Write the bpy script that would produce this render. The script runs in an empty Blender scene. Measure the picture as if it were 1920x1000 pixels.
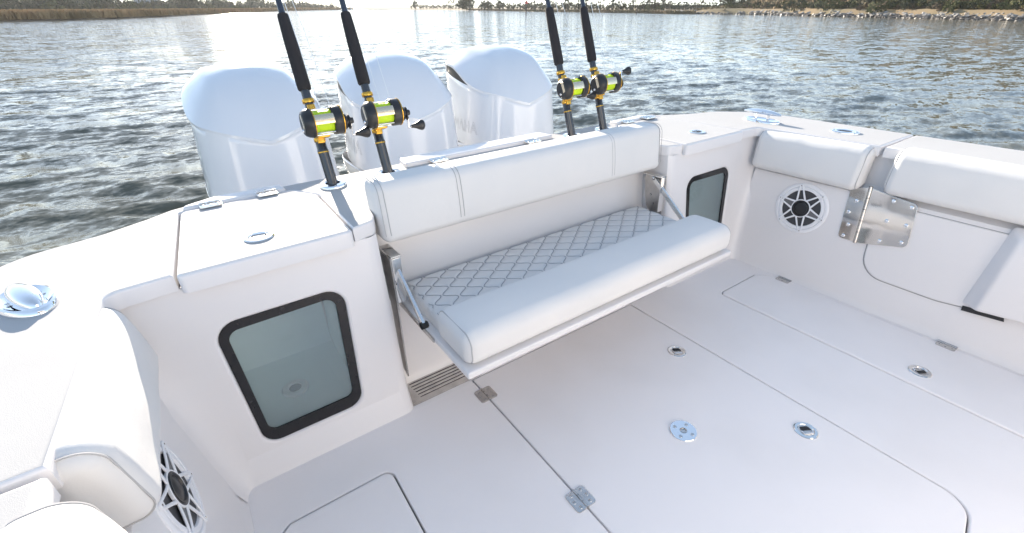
import bpy, bmesh, math, random
import numpy as np
from mathutils import Matrix, Vector
from mathutils.geometry import tessellate_polygon
R = math.radians
rnd = random.Random(11)
scene = bpy.context.scene
COL = scene.collection

# ------------------------------------------------------------------ camera
# the boat sits with a slight heel: HEEL turns boat coordinates into the world
HEEL = Matrix(((0.9999042, 0.0001502, -0.0138414, 0), (0.0001502, 0.9997644, 0.0217049, 0),
               (0.0138414, -0.0217049, 0.9996686, 0), (0, 0, 0, 1)))
cam_data = bpy.data.cameras.new('camera')
cam = bpy.data.objects.new('camera', cam_data)
COL.objects.link(cam)
cam.matrix_world = Matrix(((0.8209233, 0.2802948, -0.4975135, -1.0788418),
                           (-0.5710384, 0.4029511, -0.7152241, -1.3220918),
                           (0.0, 0.8712435, 0.4908511, 1.2469619), (0, 0, 0, 1)))
cam_data.sensor_width = 36.0
cam_data.lens = 864.2 / 1920 * 36.0
cam_data.clip_start = 0.05
cam_data.clip_end = 6000
scene.camera = cam
CX, CY = -1.0788, -1.3221

# ------------------------------------------------------------------ world, sun, exposure
SUN_AZ, SUN_EL = 7.5, 17.5
world = bpy.data.worlds.new('World')
scene.world = world
world.use_nodes = True
wn = world.node_tree
bg = wn.nodes['Background']
sky = wn.nodes.new('ShaderNodeTexSky')
sky.sky_type = 'NISHITA'
sky.sun_disc = False
sky.sun_elevation = R(SUN_EL)
sky.sun_rotation = R(SUN_AZ)
sky.air_density = 0.6
sky.dust_density = 0.05
sky.ozone_density = 1.0
hsv = wn.nodes.new('ShaderNodeHueSaturation')
hsv.inputs['Saturation'].default_value = 1.06
wn.links.new(sky.outputs[0], hsv.inputs['Color'])
gam = wn.nodes.new('ShaderNodeGamma')          # evens the sky out: compressed range lifts the zenith and tames horizon glare
gam.inputs['Gamma'].default_value = 0.5
wn.links.new(hsv.outputs[0], gam.inputs['Color'])
wn.links.new(gam.outputs[0], bg.inputs[0])
bg.inputs[1].default_value = 0.122
sun_data = bpy.data.lights.new('sun', 'SUN')
sun_data.energy = 2.5
sun_data.angle = R(0.55)
sun_data.color = (1.0, 0.89, 0.74)
sun = bpy.data.objects.new('sun', sun_data)
COL.objects.link(sun)
sd = Vector((math.sin(R(SUN_AZ)) * math.cos(R(SUN_EL)), math.cos(R(SUN_AZ)) * math.cos(R(SUN_EL)), math.sin(R(SUN_EL))))
sun.rotation_euler = sd.to_track_quat('Z', 'Y').to_euler()
sun.location = (10, 60, 30)
scene.view_settings.view_transform = 'Standard'
scene.view_settings.look = 'None'
scene.view_settings.gamma = 1.0
scene.view_settings.use_curve_mapping = False
scene.view_settings.exposure = 2.5

# ------------------------------------------------------------------ materials
def mat(name, color, rough=0.5, metal=0.0, bump=None, var=None, coat=0.0, spec=0.5, coords='Object', sss=0):
    m = bpy.data.materials.new(name); m.use_nodes = True
    nt = m.node_tree; b = nt.nodes['Principled BSDF']
    b.inputs['Base Color'].default_value = (*color, 1)
    b.inputs['Roughness'].default_value = rough
    b.inputs['Metallic'].default_value = metal
    b.inputs['Coat Weight'].default_value = coat
    b.inputs['Coat Roughness'].default_value = 0.05
    b.inputs['Specular IOR Level'].default_value = spec
    tc = nt.nodes.new('ShaderNodeTexCoord')
    last = None
    for bp_ in (bump or []):
        sc_, dist, strength = bp_[:3]
        n = nt.nodes.new('ShaderNodeTexNoise'); n.inputs['Scale'].default_value = sc_
        n.inputs['Detail'].default_value = bp_[3] if len(bp_) > 3 else 2.0
        nt.links.new(tc.outputs[coords], n.inputs['Vector'])
        bu = nt.nodes.new('ShaderNodeBump'); bu.inputs['Distance'].default_value = dist
        bu.inputs['Strength'].default_value = strength
        nt.links.new(n.outputs['Fac'], bu.inputs['Height'])
        if last: nt.links.new(last.outputs[0], bu.inputs['Normal'])
        last = bu
    if last: nt.links.new(last.outputs[0], b.inputs['Normal'])
    if var:
        sc_, c2, lo, hi = var
        n = nt.nodes.new('ShaderNodeTexNoise'); n.inputs['Scale'].default_value = sc_
        n.inputs['Detail'].default_value = 5.0
        nt.links.new(tc.outputs[coords], n.inputs['Vector'])
        mr = nt.nodes.new('ShaderNodeMapRange'); mr.inputs[1].default_value = lo; mr.inputs[2].default_value = hi
        nt.links.new(n.outputs['Fac'], mr.inputs[0])
        mx = nt.nodes.new('ShaderNodeMix'); mx.data_type = 'RGBA'
        mx.inputs[6].default_value = (*color, 1); mx.inputs[7].default_value = (*c2, 1)
        nt.links.new(mr.outputs[0], mx.inputs[0])
        nt.links.new(mx.outputs[2], b.inputs['Base Color'])
    return m

M = {}
M['gel'] = mat('gelcoat', (0.77, 0.745, 0.74), 0.28, var=(1.7, (0.745, 0.717, 0.71), .42, .75), bump=[(3.0, .004, .12), (60, .0004, .06)])
M['nonskid'] = mat('nonskid gelcoat', (0.47, 0.465, 0.465), 0.7, spec=.12, var=(2.3, (0.44, 0.434, 0.434), .42, .75), bump=[(900, .0007, .5, 1.0), (2.5, .004, .10)])
M['floor'] = mat('floor gelcoat', (0.87, 0.835, 0.83), 0.5, var=(2.1, (0.80, 0.765, 0.755), .45, .8), bump=[(900, .0005, .35, 1.0), (2.0, .006, .12)])
M['vinyl'] = mat('white vinyl', (0.715, 0.70, 0.685), 0.55, spec=.18, var=(4, (0.765, 0.74, 0.715), .45, .8), bump=[(330, .0006, .22), (7, .012, .22, 3.0), (22, .003, .18, 2.0)])
M['pipe'] = mat('welt piping', (0.70, 0.69, 0.67), 0.45)
M['thread'] = mat('grey thread', (0.25, 0.25, 0.28), 0.8)
M['welt'] = mat('seam thread', (0.46, 0.45, 0.45), 0.8)
M['steel'] = mat('polished stainless', (0.80, 0.79, 0.77), 0.07, 1.0, bump=[(14, .003, .10)])
M['brushed'] = mat('satin stainless', (0.62, 0.60, 0.58), 0.27, 1.0, var=(30, (.5, .48, .46), .4, .7))
M['chrome'] = mat('chrome', (0.86, 0.86, 0.87), 0.045, 1.0)
M['screw'] = mat('screw head', (0.55, 0.54, 0.53), 0.22, 1.0)
M['dark'] = mat('dark recess', (0.02, 0.02, 0.022), 0.6)
M['gap'] = mat('joint gap', (0.16, 0.155, 0.16), 0.8)
M['seam'] = mat('door seam', (0.34, 0.33, 0.33), 0.7)
M['black'] = mat('black plastic', (0.018, 0.018, 0.02), 0.35, bump=[(300, .0004, .2)])
M['winframe'] = mat('black window border', (0.012, 0.011, 0.012), 0.16, var=(60, (.03, .028, .03), .62, .7))
M['rubber'] = mat('rubber', (0.02, 0.02, 0.02), 0.7)
M['eva'] = mat('foam grip', (0.025, 0.022, 0.024), 0.85, bump=[(500, .001, .5)])
M['blank'] = mat('rod blank', (0.016, 0.022, 0.04), 0.12, coat=0.6)
M['butt'] = mat('rod butt', (0.022, 0.026, 0.036), 0.16, coat=0.5)
M['gold'] = mat('gold anodised', (0.72, 0.40, 0.07), 0.24, 1.0)
M['plate'] = mat('champagne plate', (0.78, 0.66, 0.48), 0.22, 1.0, bump=[(90, .002, .2)])
M['lime'] = mat('lime line', (0.52, 0.72, 0.006), 0.45, bump=[(220, .002, .5)])
M['nylon'] = mat('fishing line', (0.80, 0.82, 0.82), 0.25)
M['cowl'] = mat('engine paint', (0.72, 0.735, 0.77), 0.16, coat=0.7, bump=[(2.2, .003, .10)])
M['cowltext'] = mat('embossed lettering', (0.36, 0.36, 0.38), 0.35)
M['grille'] = mat('speaker grille', (0.80, 0.795, 0.81), 0.35)
M['cone'] = mat('speaker cone', (0.055, 0.055, 0.06), 0.5)
M['surround'] = mat('speaker panel', (0.15, 0.15, 0.155), 0.45)
M['tank'] = mat('tank gelcoat', (0.78, 0.89, 0.90), 0.3, var=(7, (.74, .85, .86), .4, .7))
M['hull'] = mat('hull gelcoat', (0.78, 0.78, 0.79), 0.2)
M['shell'] = mat('inner shell', (0.5, 0.5, 0.5), 0.6)
M['wood'] = mat('weathered pile', (0.16, 0.12, 0.09), 0.9, var=(3, (.08, .07, .06), .4, .6))
M['red'] = mat('red daymark', (0.62, 0.04, 0.03), 0.5)
M['bark'] = mat('bark', (0.10, 0.08, 0.065), 0.9, var=(2, (.06, .05, .04), .4, .6))
def leafmat(name, c1, c2):
    m = mat(name, c1, 0.75, var=(0.9, c2, .38, .64), spec=0.2)
    return m
M['leaf_dark'] = leafmat('evergreen leaves', (0.045, 0.058, 0.035), (0.085, 0.085, 0.045))
M['leaf_green'] = leafmat('shrub leaves', (0.060, 0.075, 0.028), (0.125, 0.12, 0.04))
M['leaf_brown'] = leafmat('dry leaves', (0.12, 0.095, 0.06), (0.17, 0.12, 0.075))
M['leaf_gold'] = leafmat('golden leaves', (0.26, 0.17, 0.04), (0.17, 0.13, 0.05))
M['marsh'] = mat('marsh grass', (0.42, 0.27, 0.135), 0.9, var=(0.25, (0.28, 0.195, 0.095), .38, .64), coords='Object')
M['drygrass'] = mat('dry hillside grass', (0.22, 0.155, 0.08), 0.9, var=(0.12, (0.13, 0.11, 0.055), .42, .66))
M['mud'] = mat('bank soil', (0.15, 0.11, 0.075), 0.9, var=(0.6, (.24, .17, .10), .4, .6))
M['rock'] = mat('granite', (0.30, 0.285, 0.27), 0.8, var=(0.9, (0.17, 0.155, 0.14), .4, .6), bump=[(3, .1, .5)])
M['wetrock'] = mat('wet granite', (0.075, 0.06, 0.048), 0.5, var=(0.9, (0.03, 0.026, 0.022), .4, .6), bump=[(3, .1, .5)])
M['roof'] = mat('house paint', (0.6, 0.6, 0.58), 0.6)

def glass_mat():
    m = bpy.data.materials.new('tank window glass'); m.use_nodes = True
    nt = m.node_tree; nt.nodes.clear()
    out = nt.nodes.new('ShaderNodeOutputMaterial'); mx = nt.nodes.new('ShaderNodeMixShader')
    tr = nt.nodes.new('ShaderNodeBsdfTransparent'); tr.inputs[0].default_value = (0.88, 0.95, 0.96, 1)
    gl = nt.nodes.new('ShaderNodeBsdfGlossy'); gl.inputs['Roughness'].default_value = 0.015
    df = nt.nodes.new('ShaderNodeBsdfDiffuse'); df.inputs[0].default_value = (0.60, 0.72, 0.76, 1)  # diffuse veil put into the glass to imitate light inside the tank
    mx2 = nt.nodes.new('ShaderNodeMixShader')
    fr = nt.nodes.new('ShaderNodeFresnel'); fr.inputs[0].default_value = 1.5
    tc = nt.nodes.new('ShaderNodeTexCoord'); n = nt.nodes.new('ShaderNodeTexNoise'); n.inputs['Scale'].default_value = 3
    n.inputs['Detail'].default_value = 6; n.inputs['Distortion'].default_value = .3
    mr = nt.nodes.new('ShaderNodeMapRange'); mr.inputs[1].default_value = .5; mr.inputs[2].default_value = .8
    mr.inputs[3].default_value = 0.22; mr.inputs[4].default_value = 0.30
    nt.links.new(tc.outputs['Object'], n.inputs['Vector']); nt.links.new(n.outputs['Fac'], mr.inputs[0])
    nt.links.new(mr.outputs[0], mx2.inputs[0]); nt.links.new(tr.outputs[0], mx2.inputs[1]); nt.links.new(df.outputs[0], mx2.inputs[2])
    nt.links.new(fr.outputs[0], mx.inputs[0]); nt.links.new(mx2.outputs[0], mx.inputs[1]); nt.links.new(gl.outputs[0], mx.inputs[2])
    nt.links.new(mx.outputs[0], out.inputs[0])
    return m
M['glass'] = glass_mat()

def water_mat():
    m = bpy.data.materials.new('river water'); m.use_nodes = True
    nt = m.node_tree; b = nt.nodes['Principled BSDF']; N = nt.nodes.new; L = nt.links.new
    b.inputs['Base Color'].default_value = (0.098, 0.094, 0.066, 1)
    b.inputs['Roughness'].default_value = 0.07
    b.inputs['IOR'].default_value = 1.333
    tc = N('ShaderNodeTexCoord'); ge = N('ShaderNodeNewGeometry')
    acc = ge.outputs['Normal']
    # small ripples as slopes, so that they keep their steepness at any distance
    for (rot, sc_, st, k, det) in ((-28, 1.5, .42, .60, 3), (-40, 4.0, .5, .72, 3), (-15, 10.5, .6, .60, 2), (-30, 28, .6, .42, 2)):
        mp = N('ShaderNodeMapping'); mp.inputs['Rotation'].default_value = (0, 0, R(-rot)); mp.inputs['Scale'].default_value = (st, 1, 1)
        L(tc.outputs['Object'], mp.inputs['Vector'])
        n = N('ShaderNodeTexNoise'); n.inputs['Scale'].default_value = sc_; n.inputs['Detail'].default_value = det
        L(mp.outputs[0], n.inputs['Vector'])
        sb = N('ShaderNodeVectorMath'); sb.operation = 'SUBTRACT'; sb.inputs[1].default_value = (.5, .5, .5); L(n.outputs['Color'], sb.inputs[0])
        ml = N('ShaderNodeVectorMath'); ml.operation = 'MULTIPLY'; ml.inputs[1].default_value = (k * .42, k * 1.15, 0); L(sb.outputs[0], ml.inputs[0])
        ad = N('ShaderNodeVectorMath'); ad.operation = 'ADD'; L(acc, ad.inputs[0]); L(ml.outputs[0], ad.inputs[1]); acc = ad.outputs[0]
    nm = N('ShaderNodeVectorMath'); nm.operation = 'NORMALIZE'; L(acc, nm.inputs[0])
    L(nm.outputs[0], b.inputs['Normal'])
    return m
M['water'] = water_mat()

# ------------------------------------------------------------------ builders
def tag(o, label=None, cat=None, group=None, kind=None):
    if label: o['label'] = label
    if cat: o['category'] = cat
    if group: o['group'] = group
    if kind: o['kind'] = kind
    return o
BOAT_THINGS = []
def empty(name, loc=(0, 0, 0), M4=None):
    o = bpy.data.objects.new(name, None); COL.objects.link(o)
    o.empty_display_size = 0.1
    o.matrix_world = M4 if M4 is not None else Matrix.Translation(loc)
    return o
def finish(me, m, smooth=True, angle=32):
    if m is not None: me.materials.append(m)
    if smooth:
        me.polygons.foreach_set('use_smooth', [True] * len(me.polygons))
        me.set_sharp_from_angle(angle=R(angle))
    me.update()
def link(name, me, parent=None, M4=None):
    o = bpy.data.objects.new(name, me); COL.objects.link(o)
    if parent: o.parent = parent
    if M4 is not None: o.matrix_local = M4
    return o
def raw(verts, faces, m, smooth=True, angle=32, name='m'):
    me = bpy.data.meshes.new(name); me.from_pydata([tuple(v) for v in verts], [], faces); finish(me, m, smooth, angle); return me
class MB:
    """collects shapes into one mesh"""
    def __init__(s): s.v = []; s.f = []
    def add(s, v, f, M4=None):
        o = len(s.v)
        s.v += [tuple(M4 @ Vector(p)) if M4 is not None else tuple(p) for p in v]
        s.f += [tuple(i + o for i in q) for q in f]
        return s
    def mesh(s, m, smooth=True, angle=32): return raw(s.v, s.f, m, smooth, angle)
    def build(s, name, m, parent=None, M4=None, smooth=True, angle=32): return link(name, s.mesh(m, smooth, angle), parent, M4)
def area2(p): return sum(p[i][0] * p[(i + 1) % len(p)][1] - p[(i + 1) % len(p)][0] * p[i][1] for i in range(len(p)))
def rpoly(pts):
    """pts: (x, y, r) corner list -> rounded outline"""
    out = []; n = len(pts)
    for i in range(n):
        a = Vector(pts[i - 1][:2]); b = Vector(pts[i][:2]); c = Vector(pts[(i + 1) % n][:2])
        r = pts[i][2] if len(pts[i]) > 2 else 0
        if r < .0045: out.append((b.x, b.y)); continue
        u = (a - b).normalized(); w = (c - b).normalized()
        ang = u.angle(w); t = min(r / math.tan(ang / 2), (a - b).length * .49, (c - b).length * .49); rr = t * math.tan(ang / 2)
        bis = (u + w).normalized(); cen = b + bis * (rr / math.sin(ang / 2))
        p0 = b + u * t; p1 = b + w * t
        a0 = math.atan2(p0.y - cen.y, p0.x - cen.x); a1 = math.atan2(p1.y - cen.y, p1.x - cen.x)
        da = (a1 - a0 + math.pi) % (2 * math.pi) - math.pi
        k = max(3, int(abs(da) / R(11)))
        for j in range(k + 1):
            t_ = a0 + da * j / k; out.append((cen.x + rr * math.cos(t_), cen.y + rr * math.sin(t_)))
    return out
def offset(loop, d):
    """move each vertex to the left of travel by d"""
    n = len(loop); o = []
    for i in range(n):
        p = Vector(loop[i - 1]); q = Vector(loop[i]); r = Vector(loop[(i + 1) % n])
        e1 = (q - p); e2 = (r - q)
        if e1.length < 1e-9: e1 = e2
        if e2.length < 1e-9: e2 = e1
        e1.normalize(); e2.normalize()
        n1 = Vector((-e1.y, e1.x)); n2 = Vector((-e2.y, e2.x)); m = n1 + n2
        if m.length < 1e-6: m = n1
        m.normalize(); k = d / max(.35, m.dot(n1)); o.append((q.x + m.x * k, q.y + m.y * k))
    return o
def plate_geo(outer, holes=(), t=.02, bev=.004, steps=4, bottom=True):
    loops = [list(outer) if area2(outer) > 0 else list(outer)[::-1]] + [list(h) if area2(h) < 0 else list(h)[::-1] for h in holes]
    prof = []
    if bev > 0:
        prof.append((bev + min(.003, bev * .5), 0.0))
        for k in range(steps + 1):
            a = math.pi / 2 * k / steps; prof.append((bev * (1 - math.sin(a)), -bev * (1 - math.cos(a))))
    else: prof.append((0, 0))
    prof.append((0, -t))
    v = []; f = []; tops = []; bots = []
    for lp in loops:
        n = len(lp); base = len(v)
        for d, z in prof:
            ol = offset(lp, d) if d else lp
            v += [(x, y, z) for x, y in ol]
        for r in range(len(prof) - 1):
            for i in range(n):
                j = (i + 1) % n
                f.append((base + r * n + i, base + (r + 1) * n + i, base + (r + 1) * n + j, base + r * n + j))
        tops.append(list(range(base, base + n))); bots.append(list(range(base + (len(prof) - 1) * n, base + len(prof) * n)))
    def cap(ids, flip):
        flat = [i for l in ids for i in l]
        for tri in tessellate_polygon([[Vector((v[i][0], v[i][1], 0)) for i in l] for l in ids]):
            q = [flat[k] for k in tri]
            a = Vector(v[q[1]]) - Vector(v[q[0]]); b = Vector(v[q[2]]) - Vector(v[q[0]])
            up = a.x * b.y - a.y * b.x
            if abs(up) < 1e-12: continue
            if (up > 0) == flip: q = q[::-1]
            f.append(tuple(q))
    cap(tops, False)
    if bottom: cap(bots, True)
    return v, f
def plate(name, outer, holes=(), t=.02, bev=.004, m=None, parent=None, M4=None, z=0, steps=4, bottom=True, side=None):
    v, f = plate_geo(outer, holes, t, bev, steps, bottom)
    o = MB().add(v, f, (M4 if M4 is not None else Matrix()) @ Matrix.Translation((0, 0, z))).build(name, m, parent)
    if side:        # moulded edge in a smoother finish than the top
        o.data.materials.append(side)
        for p in o.data.polygons:
            if p.normal.z < .97: p.material_index = 1
    return o
def lathe_geo(prof, n=32, sx=1, sy=1):
    """prof: (r, z) list about z"""
    v = []; f = []; rows = []
    for r, z in prof:
        if r < 1e-7: rows.append([len(v)]); v.append((0, 0, z))
        else:
            rows.append(list(range(len(v), len(v) + n)))
            v += [(r * sx * math.cos(2 * math.pi * i / n), r * sy * math.sin(2 * math.pi * i / n), z) for i in range(n)]
    for a, b in zip(rows, rows[1:]):
        for i in range(n):
            j = (i + 1) % n
            if len(a) == 1 and len(b) == 1: continue
            if len(a) == 1: f.append((a[0], b[j], b[i]))
            elif len(b) == 1: f.append((a[i], a[j], b[0]))
            else: f.append((a[i], a[j], b[j], b[i]))
    return v, [q[::-1] for q in f] if prof[0][1] > prof[-1][1] and False else f
def tube_geo(pts, rad, n=8, cap=True, closed=False):
    pts = [Vector(p) for p in pts]; rr = rad if isinstance(rad, (list, tuple)) else [rad] * len(pts)
    v = []; f = []; K = len(pts)
    t0 = None; nrm = None
    for i, p in enumerate(pts):
        if closed: t = (pts[(i + 1) % K] - pts[i - 1])
        else: t = (pts[min(i + 1, K - 1)] - pts[max(i - 1, 0)])
        t.normalize()
        if nrm is None:
            a = Vector((0, 0, 1)) if abs(t.z) < .9 else Vector((1, 0, 0)); nrm = t.cross(a).normalized()
        else:
            nrm = (nrm - t * nrm.dot(t)).normalized()
        b = t.cross(nrm)
        for k in range(n):
            a = 2 * math.pi * k / n; v.append(p + (nrm * math.cos(a) + b * math.sin(a)) * rr[i])
    for i in range(K if closed else K - 1):
        i2 = (i + 1) % K
        for k in range(n):
            k2 = (k + 1) % n; f.append((i * n + k, i * n + k2, i2 * n + k2, i2 * n + k))
    if cap and not closed:
        f.append(tuple(range(n))[::-1]); f.append(tuple((K - 1) * n + k for k in range(n)))
    return v, f
def rbox_geo(h, r, seg=5, div=(1, 1, 1), fn=None):
    """rounded box, half sizes h, edge radius r, div extra cuts in the flats"""
    ax = []
    for k in range(3):
        a = []
        for i in range(seg + 1): a.append(-h[k] + r - r * math.tan(math.pi / 4 * (1 - i / seg)))
        L = h[k] - r
        for i in range(1, div[k]): a.append(-L + 2 * L * i / div[k])
        for i in range(seg + 1): a.append(h[k] - r + r * math.tan(math.pi / 4 * i / seg))
        ax.append(a)
    idx = {}; v = []; f = []
    def vid(p):
        key = tuple(round(c, 6) for c in p)
        if key not in idx:
            inn = [max(-(h[k] - r), min(h[k] - r, p[k])) for k in range(3)]
            d = Vector([p[k] - inn[k] for k in range(3)])
            q = Vector(inn) + (d.normalized() * r if d.length > 1e-9 else d)
            if fn: q = Vector(fn(q))
            idx[key] = len(v); v.append(tuple(q))
        return idx[key]
    for k in range(3):
        a, b = (k + 1) % 3, (k + 2) % 3
        for s in (-1, 1):
            for i in range(len(ax[a]) - 1):
                for j in range(len(ax[b]) - 1):
                    q = []
                    for (ii, jj) in ((i, j), (i + 1, j), (i + 1, j + 1), (i, j + 1)):
                        p = [0, 0, 0]; p[k] = s * h[k]; p[a] = ax[a][ii]; p[b] = ax[b][jj]; q.append(vid(p))
                    f.append(tuple(q if s > 0 else q[::-1]))
    return v, f
def box_geo(x0, x1, y0, y1, z0, z1, r=.002):
    v, f = rbox_geo(((x1 - x0) / 2, (y1 - y0) / 2, (z1 - z0) / 2), min(r, (x1 - x0) * .45, (y1 - y0) * .45, (z1 - z0) * .45), 2)
    c = Vector(((x0 + x1) / 2, (y0 + y1) / 2, (z0 + z1) / 2))
    return [tuple(Vector(p) + c) for p in v], f
def loft_geo(rows, closed=False):
    """rows: list of equally long point rows"""
    v = [tuple(p) for r in rows for p in r]; n = len(rows[0]); f = []
    for i in range(len(rows) - 1):
        for k in range(n if closed else n - 1):
            k2 = (k + 1) % n; f.append((i * n + k, i * n + k2, (i + 1) * n + k2, (i + 1) * n + k))
    return v, f
def frame_matrix(o, u, v):
    u = Vector(u).normalized(); v = Vector(v); v = (v - u * v.dot(u)).normalized(); n = u.cross(v)
    m = Matrix.Identity(4)
    for i in range(3): m[i][0] = u[i]; m[i][1] = v[i]; m[i][2] = n[i]; m[i][3] = o[i]
    return m
def mirx(pts): return [(-p[0],) + tuple(p[1:]) for p in pts]
def circle(x, y, r, n=32, sx=1, sy=1): return [(x + r * sx * math.cos(2 * math.pi * i / n), y + r * sy * math.sin(2 * math.pi * i / n)) for i in range(n)]
def smoothstep(a, b, x): t = max(0, min(1, (x - a) / (b - a))); return t * t * (3 - 2 * t)

# ------------------------------------------------------------------ setting: water
WZ = -0.42
def build_water():
    rs = np.random.RandomState(4)
    nr, na = 560, 500
    r = 1.2 * (700 / 1.2) ** (np.linspace(0, 1, nr) ** 1.0)
    az = np.radians(np.linspace(-52, 122, na))
    rr, aa = np.meshgrid(r, az, indexing='ij')
    X = CX + rr * np.sin(aa); Y = CY + rr * np.cos(aa); Z = np.zeros_like(X)
    cell = np.maximum(rr * (r[1] / r[0] - 1), rr * (az[1] - az[0]))
    for i in range(90):
        lam = 0.18 * (1.05 / 0.18) ** rs.rand()
        th = R(28) + rs.normal(0, .55)
        k = 2 * np.pi / lam; ph = rs.rand() * 6.28
        amp = lam * 0.0037 * (0.6 + .8 * rs.rand())
        w = np.clip((lam / cell - 2.5) / 3, 0, 1)
        arg = k * (X * np.sin(th) + Y * np.cos(th)) + ph
        Z += amp * w * (np.sin(arg) + .28 * np.sin(2 * arg + 1.57))
    # gusty patches make the chop uneven
    patch = 0.8 + .35 * np.sin(X * .21 + 1.3 * np.sin(Y * .13)) * np.sin(Y * .17 + 2)
    Z *= patch
    Z *= 1 - np.clip((rr - 200) / 300, 0, .9)
    v = np.stack([X, Y, Z], -1).reshape(-1, 3)
    i = np.arange(nr - 1)[:, None] * na + np.arange(na - 1)[None]
    q = np.stack([i, i + na, i + na + 1, i + 1], -1).reshape(-1, 4)
    me = bpy.data.meshes.new('water')
    # far ring and the water behind the camera close the sheet
    me.from_pydata(v.tolist(), [], [t[::-1] for t in q.tolist()])
    finish(me, M['water'], True, 180)
    o = link('water', me, None, Matrix.Translation((0, 0, WZ))); tag(o, kind='structure', label='choppy river water glittering under the low sun')
    far = []
    n = 90
    R0, R1 = 700.0, 4500.0
    for k in range(n + 1):
        a = R(-52) + R(174) * k / n; far.append((CX + R0 * math.sin(a), CY + R0 * math.cos(a), 0))
    for k in range(n + 1):
        a = R(-52) + R(174) * k / n; far.append((CX + R1 * math.sin(a), CY + R1 * math.cos(a), 0))
    fs = [(k, n + 1 + k, n + 2 + k, k + 1)[::-1] for k in range(n)]
    # back sector
    b = len(far)
    for k in range(n + 1):
        a = R(122) + R(186) * k / n
        far.append((CX + R1 * math.sin(a), CY + R1 * math.cos(a), -.004))
    far.append((CX, CY, -.004))
    fs += [(b + k, b + k + 1, len(far) - 1) for k in range(n)]
    o2 = link('water', raw(far, fs, M['water']), None, Matrix.Translation((0, 0, WZ))); tag(o2, kind='structure')
build_water()

# ------------------------------------------------------------------ setting: banks and hill
def at(az, d, z=0): return (CX + d * math.sin(R(az)), CY + d * math.cos(R(az)), WZ + z)
def ribbon(name, rows_fn, azs, m, label, kind='structure', noise=0.0):
    rows = []
    for k, a in enumerate(azs): rows.append([at(a, d, z + (rnd.uniform(-noise, noise) if j not in (0,) else 0)) for j, (d, z) in enumerate(rows_fn(a))])
    v, f = loft_geo(rows); f = [q[::-1] for q in f]
    o = link(name, raw(v, f, m, True, 60)); tag(o, label, kind=kind); return o
def interp(x, tab):
    if x <= tab[0][0]: return tab[0][1]
    for (a, b), (c, d) in zip(tab, tab[1:]):
        if x <= c: return b + (d - b) * (x - a) / (c - a)
    return tab[-1][1]
SH_L = [(-40, 92), (-9.2, 95), (-6, 96.5), (-2.5, 104), (1.1, 121), (5.3, 158), (9.1, 207), (13.1, 287), (17, 357), (19, 420)]
SH_C = [(22.2, 385), (25.9, 352), (31, 266), (36.9, 207), (43, 180), (48.7, 160), (52, 146)]
SH_R = [(50.6, 160), (53, 150), (58.9, 145), (62.5, 133), (66.5, 120), (71.5, 112), (75, 105), (79, 99), (90, 92), (110, 85)]
frange = lambda a, b, n: [a + (b - a) * i / n for i in range(n + 1)]
# left marsh
ribbon('marsh_bank', lambda a: [(interp(a, SH_L) - 1, -.5), (interp(a, SH_L), .25), (interp(a, SH_L) + 60, .35), (interp(a, SH_L) + 700, .6)], frange(-60, 19, 50), M['mud'], 'low brown marsh bank along the left shore')
ribbon('far_bank', lambda a: [(interp(a, SH_C) - 1, -.5), (interp(a, SH_C) + 1, .3), (interp(a, SH_C) + 60, .7), (interp(a, SH_C) + 500, 1.2)], frange(19.5, 54, 40), M['drygrass'], 'low sandy bank across the river')
ribbon('far_bank', lambda a: [(520, -.3), (523, .5), (640, 1.2)], frange(17, 24, 12), M['mud'], 'thin strip of land at the river mouth')
def hill_h(a): return interp(a, [(52, -.6), (56, -.3), (58, 1.2), (61, 4.4), (66, 7.0), (72, 9.5), (80, 13), (100, 15)])
def hill_rows(a):
    d = interp(a, SH_R); h = hill_h(a)
    e = smoothstep(49.4, 57, a)
    return [(q, z * e - .5 * (1 - e)) for q, z in hill_raw(d, h)]
def hill_raw(d, h):
    return [(d - 1.5, -.6), (d + 2.2, 1.25), (d + 9, 1.45), (d + 22, 1.6 + h * .22), (d + 42, 1.6 + h * .68), (d + 75, 1.6 + h), (d + 160, 1.6 + h * 1.02), (d + 420, .5)]
ribbon('hillside', hill_rows, frange(49.5, 118, 70), M['drygrass'], 'dry grass hillside above the right shore', noise=.12)

def grass_mesh(n, azf, df, hf, m, w=.35, name='g'):
    v = []; f = []
    for i in range(n):
        a = azf(); d, z0 = df(a); h = hf(); p = Vector(at(a, d, z0)); b = rnd.uniform(0, math.pi)
        ww = w * rnd.uniform(.5, 1.3)
        dx = Vector((math.cos(b), math.sin(b), 0)) * ww; ln = Vector((rnd.uniform(-.25, .25), rnd.uniform(-.25, .25), 0)) * h
        k = len(v); v += [p - dx, p + dx, p + dx * .5 + ln + Vector((0, 0, h)), p - dx * .6 + ln + Vector((0, 0, h * rnd.uniform(.7, 1)))]
        f.append((k, k + 1, k + 2, k + 3))
    return raw(v, f, m, False)
def ld(a):
    d0 = interp(a, SH_L); return (d0 + (rnd.random() ** 2.0) * 60, .2)
g = link('marsh_grass', grass_mesh(26000, lambda: rnd.uniform(-16, 18), ld, lambda: rnd.uniform(.6, 1.15), M['marsh']))
tag(g, 'tan marsh grass covering the left bank at the waterline', 'grass', kind='stuff')
def cd(a):
    d0 = interp(a, SH_C); return (d0 + rnd.random() ** 2 * 30, .25)
g = link('shore_grass', grass_mesh(5000, lambda: rnd.uniform(30, 54), cd, lambda: rnd.uniform(.25, .6), M['drygrass']))
tag(g, 'low dry grass along the far central bank', 'grass', kind='stuff')
def rd(a):
    d0 = interp(a, SH_R); t = rnd.random(); rows = hill_rows(a); d = d0 + 4 + t * 75
    return (d, interp(d, rows) - .05)
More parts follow.
